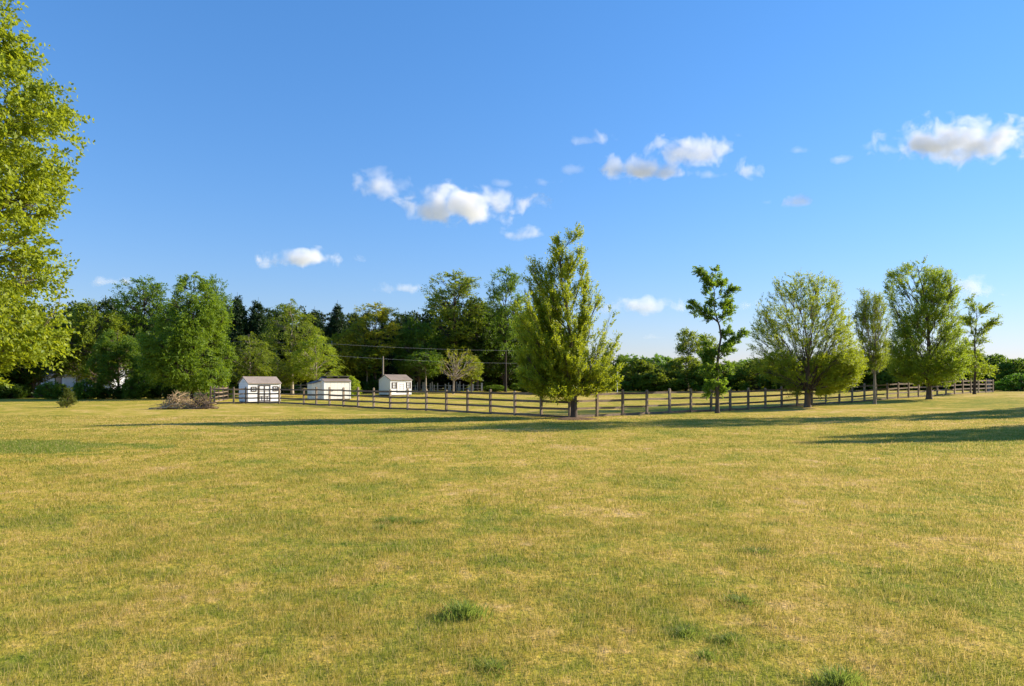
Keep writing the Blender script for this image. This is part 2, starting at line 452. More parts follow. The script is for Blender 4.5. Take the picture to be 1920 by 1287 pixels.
def photo_outline(rows, bx, d, zg):
    """outline rows (y, xl, xr) seen in the photograph -> local metres at the tree's own distance"""
    s = d / F; X0 = (bx - 960) * s
    return [(CAMH + (HOR - y) * s - zg, (xl - 960) * s - X0, (xr - 960) * s - X0) for y, xl, xr in rows]

def local_tips(rows, bx, d, zg, seed=1, depth=0.5):
    rng = random.Random(seed); s = d / F; X0 = (bx - 960) * s
    return [((t[0] - 960) * s - X0, t[2] if len(t) > 2 else rng.uniform(-depth, depth), CAMH + (HOR - t[1]) * s - zg) for t in rows]

def hero(name, label, base, rows, seed, group=None, **kw):
    x, y, z = hit(*base)
    r = empty(name, (x, y, z)); tag(r, label, 'tree', group)
    tr = kw.pop('tiprows', None)
    if tr: kw['tips'] = local_tips(tr, base[0], y, z, seed, kw.pop('tipdepth', 0.6))
    grow(r, seed, photo_outline(rows, base[0], y, z), **kw)
    return r

# ================================================================== SETTING: ground sheet and grass
def build_ground():
    ys = np.concatenate([np.linspace(-60, 0, 16), np.linspace(0.5, 20, 60), np.linspace(20.5, 140, 160), np.geomspace(145, 4000, 40)])
    xh = np.concatenate([np.linspace(0, 80, 110), np.geomspace(82, 4000, 40)])
    xs = np.concatenate([-xh[::-1], xh[1:]])
    X, Y = np.meshgrid(xs, ys); Z = ground(X, Y)
    V = np.stack([X, Y, Z], -1).reshape(-1, 3); nx = len(xs)
    i = (np.arange(len(ys) - 1)[:, None] * nx + np.arange(nx - 1)[None, :]).ravel()
    o = mesh_from('ground', V, np.stack([i, i + 1, i + nx + 1, i + nx], 1), M['ground'], smooth=True)
    o['kind'] = 'structure'
build_ground()

def vnoise(x, y, s, seed):
    """smooth value noise on the ground plane"""
    g = np.random.default_rng(seed).uniform(0, 1, (256, 256))
    u = x * s + 91.3; v = y * s + 37.7
    i = np.floor(u).astype(int); j = np.floor(v).astype(int); fu = ss(u - i); fv = ss(v - j)
    i0, i1, j0, j1 = i % 256, (i + 1) % 256, j % 256, (j + 1) % 256
    return (g[i0, j0] * (1 - fu) + g[i1, j0] * fu) * (1 - fv) + (g[i0, j1] * (1 - fu) + g[i1, j1] * fu) * fv

def build_grass():
    rng = np.random.default_rng(5)
    # (near, far, blades per m2, width, height)
    bands = [(3.2, 6.5, 4200, 0.0042, 0.058), (6.5, 10, 2300, 0.0058, 0.058), (10, 16, 1000, 0.009, 0.056), (16, 26, 420, 0.014, 0.054), (26, 40, 170, 0.022, 0.05)]
    Vs, tints = [], []
    for d0, d1, den, w, h in bands:
        half = 0.80
        n = int(den * half * (d1 ** 2 - d0 ** 2) * 1.0)
        y = np.sqrt(rng.uniform(d0 ** 2, d1 ** 2, n)); x = rng.uniform(-half, half, n) * y + rng.uniform(-1, 1, n) * 0.8
        pn = vnoise(x, y, 2.2, 3) * 0.55 + vnoise(x, y, 6.5, 4) * 0.45
        keep = rng.uniform(0, 1, n) < 0.35 + 0.9 * pn
        x, y, pn = x[keep], y[keep], pn[keep]; n = len(x)
        z = ground(x, y)
        hh = h * rng.uniform(0.45, 1.25, n) * (0.6 + 0.75 * pn)
        a = rng.uniform(0, 2 * math.pi, n); lean = rng.uniform(0.1, 1.1, n) * hh
        b = rng.uniform(0, 2 * math.pi, n); ww = w * rng.uniform(0.6, 1.2, n) * 0.5
        p = np.stack([x, y, z - 0.004], 1); sd = np.stack([np.cos(b) * ww, np.sin(b) * ww, 0 * ww], 1)
        ld = np.stack([np.cos(a) * lean, np.sin(a) * lean, 0 * lean], 1)
        mid = p + ld * 0.35; mid[:, 2] += hh * 0.6
        tip = p + ld; tip[:, 2] += hh * np.clip(1 - 0.25 * (lean / hh) ** 2, 0.4, 1)
        tn = np.clip(rng.uniform(0, 1, n) * 0.75 + (1 - pn) * 0.3, 0, 1)
        st = rng.uniform(0, 1, n) < 0.018          # a few long dead stems lying over the turf
        k = np.where(st, 2.3, 1.0)[:, None]; tn = np.where(st, 1.0, tn)
        mid = p + (mid - p) * k; tip = p + (tip - p) * k; tip[:, 2] -= np.where(st, hh * 0.9, 0)
        Vs.append(np.stack([p - sd, p + sd, mid + sd * 0.7, mid - sd * 0.7, tip], 1).reshape(-1, 3)); tints.append(tn)
    V = np.concatenate(Vs); t = np.concatenate(tints); i = np.arange(len(t), dtype=np.int32)[:, None] * 5
    o = mesh_from('grass', V, [i + np.array([[0, 1, 2, 3]], np.int32), i + np.array([[3, 2, 4]], np.int32)], M['grass'], tint=np.concatenate([t, t]))
    tag(o, 'short dry yellow green grass blades covering the lawn', 'grass', kind='stuff')
build_grass()

def make_tuft(name, seed, r, h, n):
    rng = np.random.default_rng(seed)
    a = rng.uniform(0, 6.283, n); q = np.minimum(np.abs(rng.normal(0, 0.45, n)), 0.85) * r * (1 + 0.35 * np.sin(3 * a + 1))
    x, y = q * np.cos(a), q * np.sin(a)
    hh = h * rng.uniform(0.5, 1.1, n) * np.clip(1 - 0.3 * (q / r) ** 2, 0.35, 1)
    la = a + rng.normal(0, 0.8, n); lean = hh * rng.uniform(0.15, 0.85, n)
    b = rng.uniform(0, 6.283, n); w = 0.0032 * rng.uniform(0.7, 1.3, n)
    p = np.stack([x, y, 0 * x], 1); sd = np.stack([np.cos(b) * w, np.sin(b) * w, 0 * w], 1)
    ld = np.stack([np.cos(la) * lean, np.sin(la) * lean, 0 * lean], 1)
    mid = p + ld * 0.35; mid[:, 2] += hh * 0.6; tip = p + ld; tip[:, 2] += hh * 0.95
    V = np.stack([p - sd, p + sd, mid + sd * 0.75, mid - sd * 0.75, tip], 1).reshape(-1, 3)
    i = np.arange(n, dtype=np.int32)[:, None] * 5; t = rng.uniform(0, 1, n)
    return mesh_from(name, V, [i + np.array([[0, 1, 2, 3]], np.int32), i + np.array([[3, 2, 4]], np.int32)], M['tuft'], tint=np.concatenate([t, t]))

TUFTS = [  # px, py, scale xy, scale z, label
    (870, 1158, 1.15, 1.3, 'tall dark green grass tuft standing alone in dry lawn at mid foreground'),
    (1575, 1283, 1.0, 1.05, 'dark green grass tuft cut off by the bottom edge of the photo'),
    (740, 978, 1.3, 0.7, 'wide green grass tuft, highest of the close trio on the lawn'),
    (716, 991, 0.8, 0.5, 'low green grass tuft just below the wide one of the trio'),
    (790, 982, 0.9, 0.6, 'small green grass tuft at the right end of the trio'),
    (1390, 1132, 1.1, 0.55, 'flat spreading green grass tuft above two small dark ones'),
    (1326, 1232, 0.55, 0.5, 'small dark green grass tuft, lower of two close together'),
    (1365, 1206, 0.8, 0.5, 'small green grass tuft, upper of two close together'),
    (1422, 1036, 1.3, 0.5, 'long low strip of dark green grass in the right lawn'),
    (928, 1256, 0.9, 0.5, 'low green grass tuft near the bottom of the photo centre'),
    (1285, 1190, 0.9, 0.55, 'soft green grass tuft beside pale straw patch'),
]
tuft0 = None
for px, py, sxy, sz, lab in TUFTS:
    o = make_tuft('grass_tuft', 11, 0.22, 0.15, 460) if tuft0 is None else tuft0.copy()
    if tuft0 is None: tuft0 = o
    else: COL.objects.link(o)
    x, y, z = hit(px, py)
    o.location = (x, y, z - 0.005); o.scale = (sxy * 1.05, sxy * 0.9, sz * 0.72); o.rotation_euler = (0, 0, px * 0.7)
    tag(o, lab, 'grass tuft', 'green grass tufts in the dry lawn')

# ================================================================== FENCES
RZ = (0.08, 0.50, 0.90, 1.31)
def make_fence(name, label, pts, H=1.46, rails=RZ, post=0.13, rail_m='rail', post_m='post', seed=0, rail_h=0.13, skip_first=False):
    rng = random.Random(seed)
    x0, y0 = pts[0]; root = empty(name, (x0, y0, gz(x0, y0))); tag(root, label, 'fence')
    zb = gz(x0, y0)
    L = [(x - x0, y - y0, gz(x, y) - zb) for x, y in pts]
    for i, (x, y, z) in enumerate(L):
        if i == 0 and skip_first: continue
        b = MB(); h = H * rng.uniform(0.955, 1.045); a = rng.uniform(-0.1, 0.1) + math.atan2(L[-1][1], L[-1][0])
        rot = np.array([[math.cos(a), -math.sin(a), 0], [math.sin(a), math.cos(a), 0], [rng.uniform(-.028, .028), rng.uniform(-.028, .028), 1]])
        b.box((x, y, z + h / 2 - 0.15), (post, post, h + 0.3), rot)
        b.box((x, y, z + h + 0.03), (post * 0.98, post * 0.98, 0.06), rot, top=0.6)
        b.build('post', M[post_m], root)
    for i in range(len(L) - 1):
        p, q = np.array(L[i]), np.array(L[i + 1]); d = q - p; n = np.array([-d[1], d[0], 0]); n /= np.linalg.norm(n)
        for rz in rails:
            j0, j1 = rng.uniform(-.025, .025), rng.uniform(-.025, .025)
            a = p + d * 0.035 + [0, 0, rz + j0]; c = q - d * 0.035 + [0, 0, rz + j1]
            hh = rail_h * rng.uniform(0.85, 1.1) / 2; t = 0.021; up = np.array([0, 0, hh]); s = n * t; sag = np.array([0, 0, -rng.uniform(0, .015)])
            mid = (a + c) / 2 + sag; V = []
            for k in (a, mid, c): V += [k - up - s, k - up + s, k + up + s, k + up - s]
            q4 = [(0, 3, 2, 1), (8, 9, 10, 11)]
            for o in (0, 4): q4 += [(o, o + 1, o + 5, o + 4), (o + 1, o + 2, o + 6, o + 5), (o + 2, o + 3, o + 7, o + 6), (o + 3, o, o + 4, o + 7)]
            b = MB(); b.add(V, q4); b.build('rail', M[rail_m], root)
    return root

C0 = np.array([3.2, 37.9])
left_pts = [tuple(C0 + np.array([-1.514, 1.508]) * n) for n in range(0, 15)]
p_end = left_pts[-1]
left_pts += [(-21.2, 62.2)]
make_fence('rail_fence', 'weathered brown four rail fence running from the tree trunk back to the white sheds', left_pts, seed=1)
front_pts = [(-21.2 - 0.005, 62.2)]
fx = [(523, 62.3), (484, 62.3), (461, 62.2), (438, 61.6), (395, 61.0)]
front_pts += [((px - 960) / F * d, d) for px, d in fx]
make_fence('rail_fence', 'brown rail fence in front of the white shed with the dark double door', front_pts, seed=2, skip_first=True)
right_pts = [tuple(C0 + np.array([1.68, 1.273]) * n) for n in range(0, 31)]
right_pts[0] = (3.5, 38.1)
make_fence('rail_fence', 'long grey brown rail fence climbing from the tree trunk to the dark hedge', right_pts, seed=3, rails=(0.08, 0.5, 0.92, 1.31), skip_first=True)
# the return at the far right and the pen behind the first shed
e = right_pts[-1]
make_fence('rail_fence', 'short dim end panel of fence disappearing into the dark hedge', [e, (e[0] + 1.9, e[1] + 3.2), (e[0] + 3.8, e[1] + 6.2)], seed=4, post_m='grey_rail', rail_m='grey_rail', skip_first=True)
pen = [((395 - 960) / F * 61.0, 61.0 + 0.01), at(402, 65.0)[:2], at(410, 69.0)[:2], at(418, 73)[:2], at(427, 77)[:2]]
make_fence('rail_fence', 'brown pen fence running back between the green pyramid tree and the shed', pen, seed=5, skip_first=True)
back = [at(532, 99)[:2], at(548, 99.3)[:2], at(564, 99.6)[:2], at(580, 99.8)[:2]]
make_fence('rail_fence', 'grey back fence seen through the gap between two white sheds', back, seed=6, rail_m='grey_rail', post_m='grey_rail', H=1.5)

def picket_fence():
    x, y, z = at(775, 112); r = empty('picket_fence', (x, y, z)); tag(r, 'uneven pale picket fence in tree shade behind the shed with brown shutters', 'fence')
    rng = random.Random(4); b = MB()
    px = 776.0
    while px < 905:
        X, Y, Z = at(px, 112 + (px - 776) * 0.02)
        if rng.random() > 0.28 and not (846 < px < 853):
            h = rng.uniform(1.0, 1.7); b.box((X - x, Y - y, Z - z + h / 2 - .1), (rng.uniform(.12, .3), 0.03, h + .2), top=(rng.uniform(.7, 1)))
        px += rng.uniform(2.6, 4.4)
    b.build('picket', M['picket'], r)['kind'] = 'stuff'
    b = MB(); x1, y1, z1 = at(905, 114.6)
    for h in (0.45, 0.95): b.tube([(0, 0.05, h), (x1 - x, y1 - y + 0.05, z1 - z + h)], 0.04, 4)
    b.build('rail', M['grey_rail'], r)
picket_fence()

# ================================================================== SHEDS
def roof_slab(b, L, D, he, hr, ov, th=0.07):
    """gable roof, ridge along x; two slopes meeting at the ridge"""
    dy = D / 2 + ov; drop = (hr - he) * ov / (D / 2)
    x0, x1 = -L / 2 - ov * 0.6, L / 2 + ov * 0.6
    for s in (-1, 1):
        a = [(x0, s * dy, he - drop), (x1, s * dy, he - drop), (x1, 0, hr), (x0, 0, hr)]
        V = a + [(x, y, z + th) for x, y, z in a]
        f = [(0, 1, 2, 3), (7, 6, 5, 4), (0, 4, 5, 1), (1, 5, 6, 2), (2, 6, 7, 3), (3, 7, 4, 0)]
        b.add(V, f if s > 0 else [q[::-1] for q in f])

def shed_body(root, L, D, he, hr, mat, zb=0.12):
    b = MB()
    b.box((0, 0, (he + zb) / 2), (L, D, he - zb))
    w = b.build('wall', M[mat], root)
    g = MB()
    for s in (-1, 1):
        x = s * (L / 2 - 0.02)
        V = [(x - .02, -D / 2, he), (x - .02, D / 2, he), (x - .02, 0, hr - 0.01), (x + .02, -D / 2, he), (x + .02, D / 2, he), (x + .02, 0, hr - 0.01)]
        g.add(V, [(0, 1, 4, 3), (1, 2, 5, 4), (2, 0, 3, 5)], [(0, 2, 1), (3, 4, 5)])
    g.build('gable', M[mat], root)
    k = MB()
    for s in (-1, 1):
        k.box((0, s * (D / 2 - 0.12), zb / 2 - 0.1), (L * 0.98, 0.14, zb + 0.2))
    k.build('skid', M['trim'], root)
    return w

def shed_window(root, x, z, w, h, D, bars=True, frame='trim'):
    y = -D / 2
    f = MB(); t = 0.07
    f.box((x - w / 2, y - 0.025, z), (t, 0.05, h + t)); f.box((x + w / 2, y - 0.025, z), (t, 0.05, h + t))
    f.box((x, y - 0.025, z + h / 2), (w - t, 0.05, t)); f.box((x, y - 0.025, z - h / 2), (w - t, 0.05, t))
    if bars:
        f.box((x, y - 0.02, z), (0.035, 0.036, h - t)); 
        for s in (-1, 1): f.box((x + s * (w / 4 + 0.0), y - 0.02, z), (w / 2 - t / 2 - 0.0175 - 0.002, 0.036, 0.035))
    o = f.build('window', M[frame], root)
    p = MB(); p.box((x, y - 0.006, z), (w - t, 0.012, h - t)); p.build('pane', M['wtrim' if frame == 'trim' and bars else 'glass'], o)
    return o

def place(root, px, d, ang, dz=0.0):
    x, y, z = at(px, d); root.location = (x, y, z + dz); root.rotation_euler = (0, 0, ang)

# shed with double door (front = local -y)
def shed_one():
    L, D, he, hr = 3.15, 2.1, 1.86, 2.42
    r = empty('garden_shed', (0, 0, 0)); tag(r, 'white shed with dark framed double door between two small windows and brown roof', 'shed')
    shed_body(r, L, D, he, hr, 'white')
    b = MB(); roof_slab(b, L, D, he, hr, 0.14); b.build('roof', M['shingle'], r)
    y = -D / 2
    f = MB()
    for x in (-0.53, 0.0, 0.53): f.box((x, y - 0.03, 0.86), (0.08, 0.06, 1.46))
    f.box((0, y - 0.031, 1.63), (1.14, 0.062, 0.08)); f.build('door_frame', M['trim'], r)
    for s in (-1, 1):
        d = MB(); d.box((s * 0.265, y - 0.012, 0.86), (0.45, 0.024, 1.46)); o = d.build('door', M['wtrim'], r)
        t = MB()
        for z in (0.2, 0.62, 1.12): t.box((s * 0.265, y - 0.036, z), (0.45, 0.024, 0.06))
        t.box((s * 0.265, y - 0.036, 0.41), (0.05, 0.024, 0.356)); t.build('door_brace', M['trim'], o)
    shed_window(r, -1.02, 1.30, 0.42, 0.40, D); shed_window(r, 1.08, 1.33, 0.42, 0.40, D)
    for x in (-L / 2 + 0.03, L / 2 - 0.03):
        c = MB(); c.box((x, y - 0.012, 0.99), (0.09, 0.024, 1.74)); c.build('corner_board', M['wtrim'], r)
    rp = MB(); rp.box((0, y - 0.42, 0.06), (1.3, 0.8, 0.08)); rp.build('ramp', M['rail'], r)
    vt = MB(); vt.box((-L / 2 - 0.015, 0, he + 0.14), (0.03, 0.34, 0.14)); vt.build('vent', M['wtrim'], r)
    place(r, 487, 65.6, R(44))
shed_one()

def shed_two():
    L, D, he, hr = 3.0, 2.0, 2.0, 2.36
    r = empty('garden_shed', (0, 0, 0)); tag(r, 'cream white shed with lean-to and flat dark roof slab, second from the brush pile', 'shed')
    shed_body(r, L, D, he, hr, 'cream')
    b = MB(); roof_slab(b, L, D, he, hr, 0.1); b.build('roof', M['shingle'], r)
    s = MB(); s.box((0.25, 0.25, hr + 0.20), (2.75, 1.5, 0.08)); 
    for x in (-1.0, 0.25, 1.5): s.box((x, 0.25, hr + 0.08), (0.08, 1.3, 0.16))
    s.build('roof_slab', M['shingle_dark'], r)
    l = MB(); l.prism([(-L / 2 - 0.95, 0.1), (-L / 2 - 0.005, 0.1), (-L / 2 - 0.005, 2.0), (-L / 2 - 0.95, 1.72)], -0.2, 1.35)
    l.build('lean_to', M['cream'], r)
    l = MB(); l.prism([(-L / 2 - 1.05, 1.73), (-L / 2 - 0.005, 2.04), (-L / 2 - 0.005, 2.1), (-L / 2 - 1.05, 1.79)], -0.3, 1.45)
    l.build('lean_to_roof', M['shingle'], r)
    y = -D / 2; t = MB()
    for x in (-1.47, 1.47):
        t = MB(); t.box((x, y - 0.012, 1.05), (0.1, 0.024, 1.86)); t.build('corner_board', M['wtrim'], r)
    v = MB(); v.box((0.75, y - 0.02, 1.02), (0.55, 0.04, 0.05)); v.build('shelf_slot', M['trim'], r)
    v = MB(); v.box((-0.55, y - 0.03, 1.05), (0.12, 0.06, 0.16)); v.build('latch', M['trim'], r)
    place(r, 626, 74.5, R(37))
shed_two()

def shed_three():
    L, D, he, hr = 3.45, 2.7, 2.12, 2.78
    r = empty('garden_shed', (0, 0, 0)); tag(r, 'white shed with brown shuttered windows and pale door, nearest to the pale bare tree', 'shed')
    shed_body(r, L, D, he, hr, 'white')
    b = MB(); roof_slab(b, L, D, he, hr, 0.16); b.build('roof', M['shingle'], r)
    y = -D / 2
    f = MB()
    for x in (-0.65, 0.83): f.box((x, y - 0.02, 1.1), (0.05, 0.04, 1.5))
    for z in (0.375, 1.825): f.box((0.09, y - 0.02, z), (1.42, 0.04, 0.05))
    f.build('door_frame', M['grey_rail'], r)
    d = MB(); d.box((0.09, y - 0.01, 1.1), (1.42, 0.02, 1.4)); d = d.build('door', M['wtrim'], r)
    p = MB()
    for x in (-0.2, 0.4): p.box((x, y - 0.03, 1.2), (0.03, 0.02, 0.9))
    for z in (0.9, 1.2, 1.5): p.box((0.1, y - 0.03, z), (0.56, 0.02, 0.03))
    p.build('door_grid', M['grey_rail'], d)
    for x in (-1.12, 1.22):
        w = shed_window(r, x, 1.38, 0.5, 0.75, D, bars=True)
        s = MB()
        for q in (-1, 1): s.box((x + q * 0.33, y - 0.02, 1.38), (0.13, 0.04, 0.86))
        s.build('shutter', M['trim'], w)
    for x in (-L / 2 + 0.03, L / 2 - 0.03):
        c = MB(); c.box((x, y - 0.012, 1.12), (0.1, 0.024, 2.0)); c.build('corner_board', M['wtrim'], r)
    place(r, 741, 93.5, R(45))
shed_three()

# ================================================================== HOUSES BEHIND THE TREES
def house(label, px, d, L, D, he, hr, ang, wall='white', roof='metal_roof', wins=3, cat='house', name='house'):
    r = empty(name, (0, 0, 0)); tag(r, label, cat)
    b = MB(); b.box((0, 0, he / 2), (L, D, he)); b.build('wall', M[wall], r)
    g = MB()
    for s in (-1, 1):
        x = s * (L / 2 - 0.05)
        V = [(x - .05, -D / 2, he), (x - .05, D / 2, he), (x - .05, 0, hr - .02), (x + .05, -D / 2, he), (x + .05, D / 2, he), (x + .05, 0, hr - .02)]
        g.add(V, [(0, 1, 4, 3), (1, 2, 5, 4), (2, 0, 3, 5)], [(0, 2, 1), (3, 4, 5)])
    g.build('gable', M[wall], r)
    b = MB(); roof_slab(b, L, D, he, hr, 0.4, 0.15); b.build('roof', M[roof], r)
    for i in range(wins):
        x = -L / 2 + L * (i + 0.5) / wins; y = -D / 2
        f = MB()
        for q in (-1, 1): f.box((x + q * 0.5, y - 0.03, 1.6), (0.1, 0.06, 1.5))
        for z in (0.9, 2.3): f.box((x, y - 0.031, z), (0.9, 0.062, 0.1))
        o = f.build('window', M['trim'], r); p = MB(); p.box((x, y - 0.01, 1.6), (0.9, 0.02, 1.3)); p.build('pane', M['glass'], o)
    place(r, px, d, ang)
    return r
house('white walled house with pale roof glimpsed under the trees left of the centre tree', 948, 150, 17, 8, 3.2, 5.0, R(8), wins=4)
house('low barn with pale grey roof glimpsed through the centre tree', 1106, 140, 9, 7, 2.9, 5.2, R(-12), wins=2, cat='barn', name='barn')
house('white house with shade painted into its walls, glimpsed between dark trunks behind the small evergreen shrub', 140, 112, 18, 7, 2.6, 4.2, R(-6), wins=5, roof='shingle_dark', wall='wall_shaded_white')
r = empty('lean_to_shelter', (0, 0, 0)); tag(r, 'low dark lean-to with sloping roof in the shade below the big left tree', 'shelter')
b = MB(); b.box((0, 0.9, 0.5), (5.5, 0.12, 1.1)); b.build('wall', M['bark_dark'], r)
b = MB(); b.prism([(-3.2, 2.05), (3.2, 1.05), (3.2, 1.12), (-3.2, 2.12)], -1.2, 1.3); b.build('roof', M['bark_dark'], r)
for x in (-2.9, 0, 2.9):
    b = MB(); b.box((x, -1.1, 0.70 - x * 0.078), (0.12, 0.12, 1.7 - x * 0.156)); b.build('post', M['bark_dark'], r)
place(r, 45, 86, 0)

# ================================================================== POLES AND WIRES
def pole(label, px, d, ytop, rad, mat, arm=False, name='utility_pole'):
    x, y, z = at(px, d); r = empty(name, (x, y, z)); tag(r, label, 'pole')
    h = CAMH + (HOR - ytop) * d / F - z
    b = MB(); b.tube([(0, 0, -0.4), (0, 0, h * 0.5), (0.02, 0, h)], [rad, rad * 0.9, rad * 0.75], 10); b.build('shaft', M[mat], r)
    if arm:
        b = MB(); b.box((0, -rad - 0.05, h - 0.25), (1.5, 0.1, 0.12)); b.build('crossarm', M[mat], r)
        for q in (-0.65, 0.65):
            b = MB(); b.tube([(q, -rad - 0.05, h - 0.19), (q, -rad - 0.05, h - 0.06)], [0.05, 0.035], 8); b.build('insulator', M['wtrim'], r)
    else:
        b = MB(); b.tube([(0.02, 0, h - 0.002), (0.02, 0, h + 0.05)], [rad * 0.8, rad * 0.4], 10); b.build('cap', M[mat], r)
    return r
pole('brown wooden pole standing in the shade behind the shed with shutters', 718, 97.9, 669, 0.14, 'pole')
pole('thin white pole beside the right edge of the centre tree', 1157.5, 98, 690, 0.06, 'paint_pole', name='pole')
pole('thin grey wire pole among the trees behind the cream shed', 622, 103, 640, 0.07, 'wire', arm=False)
def wire(label, pts, sag=0.25):
    b = MB()
    P = []
    for (x0, y0, d0), (x1, y1, d1) in zip(pts[:-1], pts[1:]):
        for k in range(12):
            t = k / 12; d = d0 + (d1 - d0) * t
            a = np.array([(x0 - 960) / F * d0, d0, CAMH + (HOR - y0) * d0 / F]); c = np.array([(x1 - 960) / F * d1, d1, CAMH + (HOR - y1) * d1 / F])
            q = a + (c - a) * t; q[2] -= sag * 4 * t * (1 - t); P.append(q)
    P.append(c)
    b.tube(P, 0.009, 4, cap=False); o = b.build('power_line', M['wire']); tag(o, label, 'wire', 'power lines in front of the woods')
wire('upper power line crossing dark woods above the white sheds', [(-120, 614, 88), (622, 645, 97), (1010, 658, 104)])
wire('lower power line crossing dark woods just above the brown pole', [(-120, 636, 88), (622, 667, 97), (1010, 682, 104)])

# ================================================================== BRUSH PILE
def brush_pile(label, px, py, w, h, n, seed, mat, logs):
    x, y, z = hit(px, py); rng = np.random.default_rng(seed)
    r = empty('brush_pile', (x, y, z)); tag(r, label, 'brush pile', 'heaps of cut branches on the lawn')
    T = []
    for i in range(n):
        u = rng.uniform(-1, 1); v = rng.uniform(-0.6, 0.6)
        hh = h * max(0.05, (1 - abs(u) ** 1.6)) * (1 - v * v)
        c = np.array([u * w / 2, v * w * 0.35, hh * rng.uniform(0.05, 0.95)])
        a = rng.uniform(0, 6.283); up = rng.normal(0.25, 0.45); L = rng.uniform(0.5, 1.5)
        up += 0.9 * (rng.random() < 0.3); d = np.array([math.cos(a), math.sin(a) * 0.7, up]); d /= np.linalg.norm(d)
        p0 = c - d * L / 2; p2 = c + d * L / 2; p1 = c + rng.normal(0, 0.12, 3) * L
        P = bez(p0, p1, p2, 6); P[:, 2] = np.maximum(P[:, 2], 0.02)
        rad = rng.uniform(0.014, 0.036); T.append((P, rad * np.linspace(1, 0.35, 6), 4))
        for k in range(rng.integers(0, 3)):
            q = P[rng.integers(2, 5)]; e = q + d * L * 0.25 + rng.normal(0, 0.16, 3); e[2] = max(e[2], 0.02)
            T.append((bez(q, (q + e) / 2 + rng.normal(0, 0.03, 3), e, 4), rad * np.linspace(0.6, 0.25, 4), 3))
    tubes_mesh('twig_heap', T, M[mat], r)
    for x0, x1, y0, rad, lift in logs:
        P = bez(np.array([x0, y0, rad]), np.array([(x0 + x1) / 2, y0 - 0.3, rad + lift]), np.array([x1, y0 + 0.1, rad + lift * 0.6]), 7)
        b = MB(); b.tube(P, rad * np.linspace(1, 0.55, 7), 7); b.build('log', M['stick' if mat == 'stick' else 'stick_dark'], r, True)
brush_pile('big heap of tan cut branches on the lawn in front of the green pyramid tree', 338, 767, 2.3, 1.45, 190, 3, 'stick', [(-1.9, 0.3, -0.75, 0.055, 0.1), (-0.6, 0.5, -0.85, 0.06, 0.45), (-1.4, 1.1, -0.6, 0.05, 0.15)])
brush_pile('smaller darker heap of grey brown twigs beside the big tan heap', 381, 767, 1.2, 1.2, 100, 8, 'stick_dark', [(-0.6, 1.2, -0.5, 0.06, 0.1), (0.2, 1.1, -0.4, 0.05, 0.55)])

# mulch at the foot of the centre tree
def mulch():
    x, y, z = hit(1076, 787); rng = np.random.default_rng(2); V = [(0, 0, 0.10)]; n = 40; Q = []; T = []
    for k, (q, h) in enumerate(((0.35, 0.10), (0.7, 0.06), (1.0, -0.02))):
        for i in range(n):
            a = i / n * 6.283; w = q * (1 + 0.18 * math.sin(3 * a + 1) + 0.1 * math.sin(7 * a)) ; V.append((1.25 * w * math.cos(a), 1.0 * w * math.sin(a), h + rng.uniform(-.012, .012) * (k < 2)))
    T = [(0, 1 + i, 1 + (i + 1) % n) for i in range(n)]
    for k in (0, 1):
        o = 1 + k * n; Q += [(o + i, o + n + i, o + n + (i + 1) % n, o + (i + 1) % n) for i in range(n)]
    o = mesh_from('mulch_mound', V, [np.array(Q), np.array(T)], M['mulch'], smooth=True); o.location = (x, y, z)
    tag(o, 'low brown mulch mound around the foot of the centre tree', 'mulch')
mulch()

